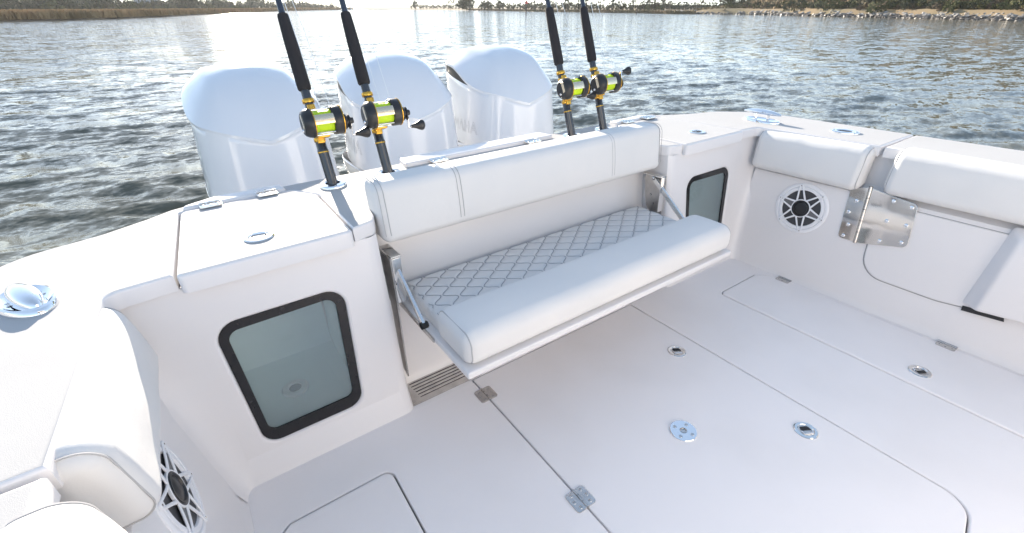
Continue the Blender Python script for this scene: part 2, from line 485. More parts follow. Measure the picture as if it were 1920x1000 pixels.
g = link('hill_grass', grass_mesh(12000, lambda: rnd.uniform(54, 90), rd, lambda: rnd.uniform(.2, .55), M['drygrass'], .45))
tag(g, 'dry tawny grass tufts on the right hillside', 'grass', kind='stuff')

# ------------------------------------------------------------------ trees, bushes, rocks
def blob_crown(seed, n, shape, leaf, mname):
    """leaf quads gathered into clumps inside a list of ellipsoids (cx,cy,cz,rx,ry,rz)"""
    rg = random.Random(seed); v = []; f = []
    clumps = []
    for e in shape:
        for k in range(max(4, int(9 * e[3] * e[5] / 2))):
            while True:
                p = Vector((rg.uniform(-1, 1), rg.uniform(-1, 1), rg.uniform(-1, 1)))
                if .35 < p.length < 1.0: break
            clumps.append((Vector((e[0] + p.x * e[3], e[1] + p.y * e[4], e[2] + p.z * e[5])), rg.uniform(.25, .5) * min(e[3], e[5])))
    for i in range(n):
        c, r = rg.choice(clumps)
        d = Vector((rg.gauss(0, .5), rg.gauss(0, .5), rg.gauss(0, .45))) * r
        p = c + d; s = leaf * rg.uniform(.5, 1.25)
        u = Vector((rg.gauss(0, 1), rg.gauss(0, 1), rg.gauss(0, 1))).normalized(); w = u.orthogonal().normalized()
        k = len(v); v += [p - u * s, p + w * s * .6, p + u * s, p - w * s * .6]; f.append((k, k + 1, k + 2, k + 3))
    return raw(v, f, M[mname], False)
def trunk_mesh(h, r, limbs, seed, lean=0):
    rg = random.Random(seed); mb = MB()
    mb.add(*tube_geo([(0, 0, -.4), (lean * .2, 0, h * .35), (lean * .5, .1, h * .7), (lean, 0, h)], [r, r * .8, r * .6, r * .25], 6))
    for i in range(limbs):
        z = h * rg.uniform(.35, .85); a = rg.uniform(0, 6.28); L = h * rg.uniform(.22, .4)
        mb.add(*tube_geo([(lean * z / h, 0, z), (lean * z / h + math.cos(a) * L * .5, math.sin(a) * L * .5, z + L * .35), (lean * z / h + math.cos(a) * L, math.sin(a) * L, z + L * .8)], [r * .45, r * .3, r * .12], 5))
    return mb.mesh(M['bark'])
TREES = {
 'oak': (trunk_mesh(6, .28, 6, 1), blob_crown(1, 1500, [(0, 0, 5.6, 3.6, 3.4, 2.2), (-2, .5, 4.2, 2.2, 2.2, 1.6), (2.2, -.4, 4.3, 2.1, 2.1, 1.5), (.4, 0, 7.2, 2.0, 2.0, 1.3)], .34, 'leaf_dark')),
 'oak2': (trunk_mesh(5, .24, 6, 2, .5), blob_crown(2, 1400, [(0, 0, 3.6, 3.4, 3.0, 2.6), (1.6, 0, 5.6, 2.2, 2.2, 1.8), (-1.9, 0, 5.0, 1.9, 1.9, 1.4)], .34, 'leaf_dark')),
 'cedar': (trunk_mesh(7, .2, 5, 3, .7), blob_crown(3, 1100, [(0, 0, 2.4, 1.9, 1.9, 1.9), (.3, 0, 4.4, 1.5, 1.5, 1.6), (.7, 0, 6.3, .8, .8, 1.5)], .28, 'leaf_dark')),
 'bare': (trunk_mesh(5.5, .11, 12, 4, .4), blob_crown(4, 240, [(.2, 0, 4.6, 1.9, 1.9, 1.1)], .24, 'leaf_brown')),
 'pine': (trunk_mesh(8, .18, 4, 5, .3), blob_crown(5, 420, [(.3, 0, 8.0, 1.9, 1.9, .9), (-.8, 0, 6.9, 1.0, 1.0, .5), (1.2, .2, 6.6, .9, .9, .45)], .26, 'leaf_dark')),
 'bush': (trunk_mesh(1.2, .06, 4, 6), blob_crown(6, 800, [(0, 0, 1.1, 1.9, 1.6, 1.05), (-1.1, 0, .9, 1.2, 1.2, .8), (1.1, .3, 1.0, 1.2, 1.2, .9)], .2, 'leaf_green')),
 'bush2': (trunk_mesh(1.5, .06, 4, 7), blob_crown(7, 800, [(0, 0, 1.5, 1.5, 1.4, 1.4), (.9, 0, .9, 1.4, 1.2, .85)], .2, 'leaf_dark')),
 'bush3': (trunk_mesh(1.0, .06, 5, 8), blob_crown(8, 600, [(0, 0, .9, 1.7, 1.5, .8), (.8, 0, 1.2, 1.0, 1.0, .6)], .19, 'leaf_brown')),
 'bush4': (trunk_mesh(1.1, .06, 5, 9), blob_crown(9, 520, [(0, 0, 1.0, 1.1, 1.1, .95)], .19, 'leaf_gold')),
}
def palm():
    tr = MB().add(*tube_geo([(0, 0, -.4), (.1, 0, 3), (.2, 0, 6.5)], [.2, .16, .15], 7)).mesh(M['bark'])
    rg = random.Random(3); v = []; f = []
    for i in range(46):
        a = rg.uniform(0, 6.28); e = rg.uniform(-.7, 1.3); d = Vector((math.cos(a) * math.cos(e), math.sin(a) * math.cos(e), math.sin(e))); s = d.cross(Vector((0, 0, 1))).normalized()
        o = Vector((.2, 0, 6.6)); L = rg.uniform(.9, 1.3)
        for q in range(3):
            s2 = (s + d * rg.uniform(-.5, .5)).normalized()
            k = len(v); v += [o + d * .3, o + d * L * .7 + s2 * .32, o + d * L + Vector((0, 0, -.3)), o + d * L * .7 - s2 * .32]; f.append((k, k + 1, k + 2, k + 3))
    return tr, raw(v, f, M['leaf_dark'], False)
TREES['palm'] = palm()
def plant(name, key, az, d, z, s, label, cat, group, sz=None):
    o = empty(name); o.matrix_world = Matrix.Translation(at(az, d, z)) @ Matrix.Rotation(rnd.uniform(0, 6.28), 4, 'Z') @ Matrix.Diagonal((s, s, sz or s, 1))
    tag(o, label, cat, group)
    link('trunk', TREES[key][0], o); link('crown', TREES[key][1], o)
    return o
def az_(px): return 34.9 + math.degrees(math.atan((px - 959) / 991))
# left wood line: tall on the far left, getting lower towards the sun glitter
for i in range(64):
    t = i / 63; a = -13.5 + 29.5 * t
    d = interp(a, [(-14, 200), (0, 235), (8, 300), (14, 400), (17, 480)]) + rnd.uniform(-14, 26)
    s = interp(a, [(-14, 1.5), (-7, 1.35), (-3.8, .9), (-1, .52), (3, .62), (8, .8), (14, .72), (17, .5)]) * rnd.uniform(.75, 1.2)
    plant('shore_tree', 'oak' if i % 2 else 'oak2', a, d, -1.9 * s, s, ('tall dark broadleaf tree of the high wood at the far left edge' if a < -3.6 else 'dark broadleaf tree left of the pale house behind the marsh' if a < 0.3 else 'hazy broadleaf tree right of the pale house, towards the sun glitter' if a < 9 else 'pale low tree behind the glitter where the left shore tapers off'), 'tree', ('trees of the high wood at the far left' if a < -3.6 else 'trees left of the house' if a < 0.3 else 'trees right of the house' if a < 9 else 'low trees behind the glitter'), s * rnd.uniform(.8, 1.15))
for i, (px, d, s) in enumerate(((128, 215, 1.15), (182, 225, .75), (232, 240, .72), (246, 240, .62), (274, 250, .95), (318, 255, .95), (334, 262, .85), (384, 270, .95), (430, 290, .72), (452, 320, .95))):
    plant('palm_tree', 'palm', az_(px), d, .3, s * 1.15, 'cabbage palm standing above the left wood line', 'palm tree', 'palms above the left wood line')
for i, (px, d, s) in enumerate(((345, 250, 1.1), (355, 252, 1.15), (330, 250, .8), (402, 285, .95), (472, 330, 1.0), (470, 345, .9))):
    plant('shore_tree', 'oak2', az_(px), d, .3, s, 'taller dark tree rising from the left wood line beside the palms', 'tree', 'taller trees of the left wood line')
for i in range(60):
    a = -14 + 30.5 * i / 59; d = interp(a, [(-14, 185), (0, 220), (8, 280), (14, 375), (17, 455)]) + rnd.uniform(-8, 10)
    plant('shore_bush', ('bush2', 'bush')[i % 2], a, d, .1, rnd.uniform(1.0, 1.6), 'dark bush at the foot of the high wood, far left' if a < -3 else 'dark bush at the foot of the wood line, right of the high wood', 'bush', 'understorey bushes at the far left' if a < -3 else 'understorey bushes right of the high wood')
# central far bank
for i in range(70):
    px = 770 + 470 * i / 69; a = az_(px); d = interp(a, SH_C) + 26 + rnd.uniform(-6, 14)
    if 880 < px < 898: continue
    s = d / 200 * rnd.uniform(.55, .95) * (.8 if px < 870 else 1.15)
    plant('scrub_bush', ('bush2', 'bush2', 'bush')[i % 3], a, d, .6, s, 'low scrub bush on the far bank left of the channel marker' if px < 984 else 'low scrub bush on the far bank right of the channel marker', 'bush', 'far scrub left of the marker' if px < 984 else 'far scrub right of the marker')
for px, key, d, s in ((777, 'cedar', 330, .85), (842, 'bare', 260, .8), (849, 'bare', 260, .7), (868, 'cedar', 232, .55), (872, 'cedar', 232, .85), (878, 'cedar', 230, 1.0), (864, 'oak2', 232, .6), (905, 'cedar', 220, .62), (914, 'cedar', 220, .62), (935, 'cedar', 214, .7), (942, 'bare', 210, .9)):
    nm = {'cedar': ('cedar_tree', 'pointed dark cedar on the far central bank'), 'bare': ('bare_tree', 'thin bare tree on the far central bank left of the channel marker'), 'oak2': ('shore_tree', 'rounded tree leaning beside the tallest far cedar')}[key]
    plant(nm[0], key, az_(px), d, .6, s, nm[1], 'tree', 'trees on the far central bank')
for i in range(26):
    px = 995 + 245 * i / 25 + rnd.uniform(-6, 6); a = az_(px); d = interp(a, SH_C) + rnd.uniform(50, 90)
    plant('pine_tree' if i % 3 == 0 else 'bare_tree', 'pine' if i % 3 == 0 else 'bare', a, d, .7, rnd.uniform(.55, .95) * (.75 if i % 3 == 0 else 1), 'thin leaning pine above the far hedge' if i % 3 == 0 else 'sparse thin tree above the far hedge', 'tree', 'sparse trees above the far hedge')
for i, (px, d, s) in enumerate(((1242, 190, .75), (1252, 192, .5), (1233, 195, .4), (1312, 185, .6), (1336, 180, .75), (1352, 178, .7))):
    plant('bare_tree', 'bare', az_(px), d, .6, s, 'sparse thin tree standing before the rock jetty hedge', 'tree', 'sparse trees near the start of the rocks')
for i in range(34):
    px = 1200 + 160 * i / 33; a = az_(px); d = 215 + rnd.uniform(-5, 10)
    plant('scrub_bush', 'bush2', a, d, .6, rnd.uniform(.75, 1.0), 'low dark scrub bush in the hedge behind the tip of the rocks', 'bush', 'scrub behind the tip of the rocks')
# right shore: mixed bushes behind the rocks
kinds = ['bush', 'bush2', 'bush', 'bush3', 'bush2', 'bush', 'bush3']
names = {'bush': ('green_bush', 'olive green bush behind the rock bank on the right shore'), 'bush2': ('dark_bush', 'dark evergreen bush behind the rock bank on the right shore'), 'bush3': ('dry_bush', 'brown leafless bush behind the rock bank on the right shore'), 'bush4': ('golden_bush', 'golden yellow bush between dark bushes on the right shore')}
for i in range(120):
    px = 1356 + 640 * (i / 119) + rnd.uniform(-4, 4); a = az_(px); d0 = interp(a, SH_R); row = i % 3
    d = d0 + (3.0, 7, 14)[row] + rnd.uniform(-2, 2)
    k = rnd.choice(kinds); s = rnd.uniform(.5, .85) * (.75 + .012 * max(0, a - 58)) * (.8 if row == 0 else 1.1)
    plant(names[k][0], k, a, d, interp(d, hill_rows(a)) - .1, s, names[k][1] + (', near its left tip' if px < 1560 else ', midway along it' if px < 1760 else ', near the right edge'), 'bush', names[k][0].replace('_', ' ') + ' group ' + ('at the left tip' if px < 1560 else 'midway' if px < 1760 else 'at the right edge'))
for px, d1, s in ((1812, 9, .62), (1806, 10, .5), (1818, 11, .5)):
    a = az_(px); d = interp(a, SH_R) + d1
    plant('golden_bush', 'bush4', a, d, interp(d, hill_rows(a)) - .1, s, names['bush4'][1], 'bush', 'golden bushes on the right shore')
for px, d1, k, s in ((1362, 20, 'oak2', .55), (1368, 22, 'cedar', .6), (1385, 20, 'bush2', 1.1), (1446, 60, 'oak', .42), (1450, 62, 'bush2', 1.2), (1620, 30, 'bush2', 1.5), (1655, 24, 'bush', 1.5), (1668, 30, 'bush2', 1.8), (1790, 26, 'bush2', 2.0), (1735, 22, 'bush', 1.5), (1905, 30, 'bush3', 1.4), (1560, 34, 'bush', 1.0), (1880, 20, 'bush3', 1.5)):
    a = az_(px); d = interp(a, SH_R) + d1
    plant('large_bush', k, a, d, interp(d, hill_rows(a)) - .1, s, 'large dense bush higher on the right bank', 'bush', 'large bushes on the right hillside')
# rocks
def rock_mesh(seed):
    rg = random.Random(seed); bm = bmesh.new(); bmesh.ops.create_icosphere(bm, subdivisions=1, radius=1)
    for vv in bm.verts:
        vv.co *= rg.uniform(.7, 1.15); vv.co.z *= .72; vv.co.x *= 1.15
    me = bpy.data.meshes.new('rock'); bm.to_mesh(me); bm.free(); finish(me, M['rock'], False); return me
ROCKS = [rock_mesh(s) for s in range(8)]
WET = [me_.copy() for me_ in ROCKS]
for me_ in WET: me_.materials[0] = M['wetrock']
rocks = []
for i in range(1500):
    a = az_(1236 + 800 * rnd.random()); t = rnd.random()
    d = interp(a, SH_R) - .9 + 3.6 * t; z = -.15 + 1.0 * t + rnd.uniform(-.1, .1); s = rnd.uniform(.26, .62)
    if a < 58: s *= .75; z *= .7
    rocks.append((d / s, a, d, z, s, t))
rocks.sort()
stuff = MB(); wet = MB()
for i, (_, a, d, z, s, t_) in enumerate(rocks):
    m4 = Matrix.Translation(at(a, d, z)) @ Matrix.Rotation(rnd.uniform(0, 6.28), 4, 'Z') @ Matrix.Rotation(rnd.uniform(-.5, .5), 4, 'X') @ Matrix.Scale(s, 4)
    if i < 290:
        o = link('rock', (WET if t_ < .42 else ROCKS)[i % 8]); o.matrix_world = m4
        tag(o, 'dark wet stone at the foot of the right rock bank' if t_ < .42 else 'pale dry granite boulder in the upper part of the right rock bank', 'rock', 'wet stones of the rock bank' if t_ < .42 else 'dry boulders of the rock bank')
    else:
        me = ROCKS[i % 8]; (wet if t_ < .42 else stuff).add([v.co for v in me.vertices], [tuple(p.vertices) for p in me.polygons], m4)
wo_ = wet.build('riprap', M['wetrock'], smooth=False); tag(wo_, 'dark wet stones at the foot of the rock bank along the right waterline', 'rocks', kind='stuff')
o = stuff.build('riprap', M['rock'], smooth=False); tag(o, 'heaped grey rocks forming the rock bank along the right waterline', 'rocks', kind='stuff')

# channel marker and pile
mk = empty('channel_marker', at(36.35, 138, 0)); tag(mk, 'channel marker pile with a red triangle board standing in the river', 'channel marker')
MB().add(*tube_geo([(0, 0, -1), (0, 0, 2.9)], [.16, .13], 10)).build('pile', M['wood'], mk)
fm = frame_matrix((0, -.2, 2.35), (math.cos(R(36)), -math.sin(R(36)), 0), (0, 0, 1))
plate('daymark', [(-.42, 0), (.42, 0), (0, .85)], t=.03, bev=.004, m=M['red'], parent=mk, M4=fm)
MB().add(*tube_geo([(0, 0, 2.9), (0, 0, 3.35)], .05, 8)).add(*lathe_geo([(0, 3.3), (.1, 3.32), (.1, 3.45), (0, 3.52)], 10)).build('lantern', M['dark'], mk)
pl = empty('mooring_pile', at(az_(1192), 150, 0)); tag(pl, 'bare wooden pile in the water before the far right bank', 'pile')
MB().add(*tube_geo([(0, 0, -1), (.06, 0, 2.3)], [.15, .11], 10)).build('post', M['wood'], pl)
hs = empty('house', at(az_(276), 270, .3)); tag(hs, 'small pale house half hidden in the left wood line', 'house')
MB().add(*box_geo(-4, 4, -3, 3, 0, 2.4)).build('wall', M['roof'], hs)
MB().add([(-4.4, -3.4, 2.4), (4.4, -3.4, 2.4), (4.4, 3.4, 2.4), (-4.4, 3.4, 2.4), (-4.4, 0, 4), (4.4, 0, 4)], [(0, 1, 5, 4), (2, 3, 4, 5), (0, 4, 3), (1, 2, 5)]).build('roof', M['surround'], hs, smooth=False)

# ================================================================== THE BOAT
ZT = .695
boat = empty('boat'); tag(boat, 'white centre console fishing boat seen over its aft cockpit and transom bench', 'boat'); BOAT_THINGS.append(boat)
def wallx(z):
    return interp(z, [(-.01, 1.225), (.005, 1.238), (.02, 1.248), (.05, 1.256), (.08, 1.264), (.47, 1.3295), (.485, 1.336), (.498, 1.362), (.52, 1.385), (.67, 1.40)])
def fronty(z): return -.13 + .098 * z if z > .08 else -.1222 - (.08 - z) * .40
YB = -5.5
# ---- deck cap
def cap_half():
    # right half, from the centre of the transom, counter-clockwise inner boundary then outer boundary
    inner = [(0, .10, 0), (.648, .10, .015), (.664, .0, .015), (.684, -.052, .03), (.752, -.068, .004), (.752, .30, .03), (.82, .408, .05),
             (1.165, .408, .015), (1.195, -.075, .004), (1.328, -.090, .035), (1.360, -.62, .003)]
    outer = [(1.69, -.628, .003), (1.70, -.05, .30), (1.655, .16, .2), (1.52, .30, .16), (1.36, .345, .1), (1.25, .405, .08), (1.185, .452, .04), (1.10, .475, .03), (0, .475, 0)]
    return inner, outer
ci, co = cap_half()
right = ci[1:] + co[:-1]
left = [(-x, y, r) for x, y, r in right][::-1]
cap_outline = rpoly(right + left)
plate('deck_cap', cap_outline, t=.045, bev=.008, m=M['nonskid'], side=M['gel'], parent=boat, z=ZT, steps=5)
for s in (1, -1):
    o_ = [(1.360, -.636, .003), (1.372, -1.2, .5), (1.372, -4.2, .5), (.9, YB + .2, .3), (1.1, YB, .2), (1.68, -4.2, .6), (1.70, -1.6, .8), (1.69, -.636, .003)]
    plate('side_deck', rpoly([(s * x, y, r) for x, y, r in o_]), t=.045, bev=.009, m=M['nonskid'], side=M['gel'], parent=boat, z=ZT, steps=4)
# transom strips raised behind the hinges
plate('transom_lid', rpoly([(-.385, .402, .012), (.385, .402, .012), (.37, .50, .015), (-.37, .50, .015)]), t=.03, bev=.008, m=M['gel'], parent=boat, z=ZT + .016)
for s in (1, -1):
    plate('hatch_cleat', rpoly([(s * 1.15, .414, .01), (s * .835, .414, .01), (s * .84, .475, .012), (s * 1.06, .482, .03), (s * 1.15, .44, .02)]), t=.04, bev=.010, m=M['gel'], parent=boat, z=ZT + .010)
# ---- box tops (hatches)
def small_hinge(name, x, y, z, rot, parent, L=.064, W=.034):
    """butt hinge with six screws, pin along local x"""
    m4 = Matrix.Translation((x, y, z)) @ Matrix.Rotation(rot, 4, 'Z')
    mb = MB()
    for sgn in (1, -1):
        v, f = plate_geo(rpoly([(-L / 2, sgn * .002, .001), (L / 2, sgn * .002, .001), (L / 2, sgn * W, .009), (-L / 2, sgn * W, .009)]), (), .005, .0012, 2)
        mb.add(v, f, Matrix.Translation((0, 0, .003)))
    for k in range(3):
        x0 = -L / 2 + L / 3 * k + .001
        mb.add(*tube_geo([(x0, 0, .0035), (x0 + L / 3 - .002, 0, .0035)], .0042, 10))
    o = MB().add([m4 @ Vector(p) for p in mb.v], mb.f).build(name, M['brushed'] if z < .1 else M['steel'], parent)
    sc_ = []
    for sgn in (1, -1):
        for k in (-1, 0, 1):
            v, f = lathe_geo([(0, .0048), (.0022, .0048), (.0044, .0036), (.005, .003)], 10)
            q = MB().add(v, [t[::-1] for t in f], m4 @ Matrix.Translation((k * L * .33, sgn * (W * .58 + (.004 if k == 0 else -.002)), 0))).build('screw', M['screw'], o)
    return o
def latch(x, y, z, rot, parent, s=1.0):
    m4 = Matrix.Translation((x, y, z)) @ Matrix.Rotation(rot, 4, 'Z') @ Matrix.Scale(s, 4)
    v, f = lathe_geo([(.0365, 0), (.0365, .0022), (.0335, .0042), (.0255, .0042), (.0235, .0022), (.0, .0022)], 36)
    o = MB().add(v, f, m4).build('latch', M['steel'], parent)
    v, f = lathe_geo([(.0215, .0026), (.0205, .0034), (.0, .0034)], 28)
    MB().add(v, f, m4).build('latch_recess', M['brushed'], o)
    MB().add([(p[0], p[1], p[2]) for p in plate_geo(rpoly([(-.014, -.015, .006), (.014, -.015, .006), (.018, .002, .004), (-.018, .002, .004)]), (), .002, .0005, 1)[0]], plate_geo(rpoly([(-.014, -.015, .006), (.014, -.015, .006), (.018, .002, .004), (-.018, .002, .004)]), (), .002, .0005, 1)[1], m4 @ Matrix.Translation((0, 0, .0042))).build('finger_hole', M['dark'], o)
    MB().add(*tube_geo([(-.017, .003, .0045), (-.015, .015, .0048), (.015, .015, .0048), (.017, .003, .0045)], .0026, 8), m4).build('latch_ring', M['chrome'], o)
    return o
hatch_out = [(.758, -.092, .015), (1.189, -.098, .015), (1.159, .402, .02), (.822, .402, .05), (.758, .298, .03)]
for s in (1, -1):
    h = plate('box_hatch', rpoly([(s * x, y, r) for x, y, r in hatch_out]), t=.051, bev=.010, m=M['nonskid'], side=M['gel'], parent=boat, z=ZT + .003, steps=5)
    for hx in (1.072, .90): small_hinge('hinge', s * hx, .410, ZT + .008, 0, h)
    latch(s * .985, .026, ZT + .003, R(12) * s, h, 1.08)
for hx in (-.243, .245): small_hinge('hinge', hx, .398, ZT + .010, 0, boat, .075, .04)
for hx in (.93,): small_hinge('hinge', hx + .12, .40, ZT + .012, 0, boat)
# rebate under the hatches
for s in (1, -1):
    MB().add(*box_geo(*sorted((s * .72, s * 1.26)), -.05, .45, .60, .652)).build('hatch_rebate', M['gap'], boat)

# ---- front panels of the corner boxes, with a window opening
LEAN = Vector((0, .098, 1.0))
def panel_frame(s): return frame_matrix((0, -.13, 0), (1, 0, 0), LEAN) if s > 0 else frame_matrix((0, -.13, 0), (1, 0, 0), LEAN)
PL = math.sqrt(1 + .098 ** 2)
win_out = [(.845, .100, .05), (1.143, .100, .05), (1.164, .522, .055), (.817, .522, .055)]
win_in = [(.868, .143, .026), (1.122, .141, .026), (1.138, .494, .03), (.847, .498, .03)]
def sx(pts, s): return [(s * p[0], p[1] * PL, p[2]) for p in pts]
for s in (1, -1):
    F = panel_frame(s)
    wo = rpoly(sx(win_out, s))
    p = [(s * .72, .08 * PL), (s * 1.205, .08 * PL), (s * 1.205, .652 * PL), (s * .72, .652 * PL)]
    lip = offset(wo if area2(wo) > 0 else wo[::-1], -.010)
    v, f = plate_geo(p, (), .01, 0)
    # panel with rounded-over opening: a plate whose only bevel is at the hole
    vv, ff = plate_geo(p, [lip], .012, 0, bottom=False)
    mb = MB().add(vv, ff, F)
    lipo = lip if area2(lip) > 0 else lip[::-1]
    rows = []
    for k in range(6):
        a = math.pi / 2 * k / 5; rows.append([(x, y, -.012 * (1 - math.cos(a))) for x, y in offset(lipo, .010 * math.sin(a))])
    rows.append([(x, y, -.03) for x, y in offset(lipo, .0101)])
    v, f = loft_geo(rows, True); mb.add(v, f, F)
    # toe kick and corner rounds
    zs = [0.0, .04, .08, .2, .35, .5, .652]
    rows = []
    for z in zs:
        fy = fronty(z); d = .004 * (z / .652)
        rows.append([(s * x, y, z) for x, y in ((.72, fy), (.705, fy + .0015), (.694, fy + .007), (.6865 - d, fy + .016), (.683 - d, fy + .03), (.680 - d, fy + .06), (.668, fy + .14), (.663, fy + .24), (.663, .13))])
    v, f = loft_geo(rows); mb.add(v, f)
    rows = [[(s * .72, fronty(z), z), (s * 1.205, fronty(z), z)] for z in (0, .04, .08)]
    v, f = loft_geo(rows); mb.add(v, f)
    rows = []
    for z in zs + [.668]:
        fy = fronty(z); wx = min(wallx(z), 1.385); pts = []
        for k in range(8):
            a = math.pi / 2 * k / 7; r = .045 if z > .1 else .03
            pts.append((s * (1.205 + (wx - 1.205) * math.sin(a) ** 1.15), fy - .05 * (1 - math.cos(a)) ** 1.2, z))
        rows.append(pts)
    v, f = loft_geo(rows); mb.add(v, f)
    mb.build('corner_box', M['gel'], boat)
    w = plate('tank_window', rpoly(sx(win_out, s)), [rpoly(sx(win_in, s))], t=.006, bev=.0012, m=M['winframe'], parent=boat, M4=F @ Matrix.Translation((0, 0, -.006)))
    gl = plate('glass', [(q[0], q[1]) for q in rpoly(sx([(.86, .13, .02), (1.128, .13, .02), (1.145, .505, .02), (.84, .505, .02)], s))], t=.003, bev=0, m=M['glass'], parent=w, M4=F @ Matrix.Translation((0, 0, -.0135)), bottom=False)
    # livewell tank behind
    y0, y1, x0, x1, z0, z1 = -.045, .33, .80, 1.20, .07, .585
    mb = MB()
    def q4(a, b, c_, d): mb.add([a, b, c_, d], [(0, 1, 2, 3)])
    rr = .05
    prof = []
    rows = []
    for (yy, zz) in ((-.11, z0), (y1 - rr, z0), (y1 - rr * .3, z0 + rr * .3), (y1, z0 + rr), (y1 + .04, z1), (-.06, z1 + .0)):
        rows.append([(s * (x0 + .03), yy, zz), (s * (x0 + .08), yy, zz), (s * (x1 - .08), yy, zz), (s * (x1 - .03), yy, zz)])
    v, f = loft_geo(rows); mb.add(v, f)
    for xx, xi in ((x0, x0 + .03), (x1, x1 - .03)):
        mb.add([(s * xi, -.11, z0), (s * xi, y1 - rr, z0), (s * xi, y1, z0 + rr), (s * xx, y1 + .04, z1), (s * xx, -.06, z1)], [(0, 1, 2, 3, 4)])
    tk = mb.build('livewell_tank', M['tank'], boat)
    v, f = lathe_geo([(.045, .0), (.045, .006), (.04, .01), (.026, .01), (.022, .004), (0, .003)], 28)
    dr = MB().add(v, f, Matrix.Translation((s * 1.015, .125, z0))).build('drain_ring', M['grille'], tk)
    v, f = lathe_geo([(.021, .0085), (0, .0085)], 20)
    MB().add(v, f, Matrix.Translation((s * 1.015, .125, z0 - .002))).build('drain_cap', M['surround'], dr)

# ---- transom wall behind the bench
rows = []
for y, z in ((-.022, 0), (-.012, .012), (.0, .04), (.02, .15), (.045, .35), (.065, .55), (.085, .62), (.10, .652), (.125, .66)):
    rows.append([(-.664, y, z), (.664, y, z)])
v, f = loft_geo(rows); MB().add(v, f).build('transom_wall', M['gel'], boat)

# ---- side walls
def side_wall(s):
    zz = [-.01, .0, .005, .012, .02, .035, .05, .08, .2, .3, .4, .47, .476, .485, .492, .498, .507, .52, .6, .668]
    ys = [-.12, -.3, -.6, -1.0, -1.6, -2.6, -4.2, YB]
    rows = [[(s * (wallx(z) - (.0 if y > -3 else (abs(y) - 3) * .12)), y, z) for z in zz] for y in ys]
    v, f = loft_geo(rows)
    MB().add(v, f).build('side_wall', M['gel'], boat)
for s in (1, -1): side_wall(s)
# ---- hull outside
for s in (1, -1):
    outl = [(1.685, -4.2), (1.695, -1.6), (1.69, -.7)] + [(x, y) for x, y in rpoly([(.0, -.7, 0)] + [(x - .005, y - .005, r) for x, y, r in co[1:]])[1:]]
    rows = [[(s * x * k, y - (.03 if y > .2 else 0) * (1 - k) * 8, z) for x, y in outl] for z, k in ((.672, .994), (.655, .999), (.55, .985), (.2, .955), (-.25, .91), (-.9, .7))]
    v, f = loft_geo(rows); MB().add(v, f).build('hull_side', M['hull'], boat)
    rows = [[(s * 1.69 * k, -4.2, z), (s * 1.1 * k, YB, z), (0, YB - .9, z)] for z, k in ((.67, 1), (-.9, .7))]
    v, f = loft_geo(rows); MB().add(v, f).build('bow_side', M['hull'], boat)
MB().add(*box_geo(-1.2, 1.2, YB - .05, YB + .02, -.3, .68)).build('fore_bulkhead', M['gel'], boat)
MB().add(*box_geo(-1.25, 1.25, .40, 1.02, -.8, .22, .03)).build('engine_bracket', M['hull'], boat)

# ---- leaning post, helm console and hardtop added unseen behind the camera to bounce sunlight aft
MB().add(*box_geo(-.80, .80, -2.66, -2.04, .004, .92, .05)).build('unseen_leaning_post', M['gel'], boat)
MB().add(*box_geo(-.78, .78, -2.64, -2.10, .925, 1.04, .04)).add(*box_geo(-.78, .78, -2.18, -2.08, 1.045, 1.42, .04)).build('unseen_helm_seat', M['vinyl'], boat)
MB().add(*box_geo(-.62, .62, -4.6, -3.5, .004, 1.25, .08)).build('unseen_helm_console', M['gel'], boat)
plate('unseen_hardtop', rpoly([(-1.25, -2.5, .2), (1.25, -2.5, .2), (1.2, -4.9, .4), (-1.2, -4.9, .4)]), t=.09, bev=.03, m=M['gel'], parent=boat, z=2.25)
for x_ in (-.8, .8):
    for y_ in (-2.7, -4.3): MB().add(*tube_geo([(x_, y_, .003), (x_ * 1.02, y_, 1.2), (x_ * 1.1, y_, 2.17)], .024, 12)).build('unseen_hardtop_leg', M['steel'], boat)
# ---- cockpit floor
GAP = .0055
hC = [(-.444, -.142, .006), (.430, -.142, .006), (.430, -1.40, .12), (.30, -1.425, .25), (-.444, -1.425, .02)]
hS = [(.852, -.338, .03), (1.150, -.338, .02), (1.222, -.40, .03), (1.226, -2.05, .02), (.852, -2.05, .05)]
def G(p, s=1): q = rpoly([(s * a, b, r) for a, b, r in p]); q = q if area2(q) > 0 else q[::-1]; return offset(q, -GAP / 2), offset(q, GAP / 2)
cO, cI = G(hC); rO, rI = G(hS); lO, lI = G(hS, -1)
floor_out = [(-1.236, -.02), (-1.236, YB), (1.236, YB), (1.236, -.02)]
plate('cockpit_floor', floor_out, [cO, rO, lO], t=.02, bev=.0035, m=M['floor'], parent=boat, z=0, steps=3, bottom=False)
MB().add([(-1.24, -.02, -.014), (-1.24, YB, -.014), (1.24, YB, -.014), (1.24, -.02, -.014)], [(0, 1, 2, 3)]).build('floor_gutter', M['gap'], boat)
hc = plate('floor_hatch', cI, t=.02, bev=.003, m=M['floor'], parent=boat, z=.0, steps=3, bottom=False)
hr = plate('floor_hatch', rI, t=.02, bev=.006, m=M['floor'], parent=boat, z=.003, steps=4, bottom=False)
hl = plate('floor_hatch', lI, t=.02, bev=.006, m=M['floor'], parent=boat, z=.003, steps=4, bottom=False)
small_hinge('hinge', -.444, -.240, .001, R(90), hc); small_hinge('hinge', -.444, -.755, .001, R(90), hc)
small_hinge('hinge', 1.226, -.456, .003, R(90), hr); small_hinge('hinge', 1.228, -1.12, .003, R(90), hr)
latch(.320, -.496, .0, R(150), hc); latch(.324, -1.006, .0, R(150), hc); latch(.951, -1.116, .003, R(-30), hr)
latch(-.951, -1.116, .003, R(30), hl); small_hinge('hinge', -1.228, -1.12, .003, R(90), hl)
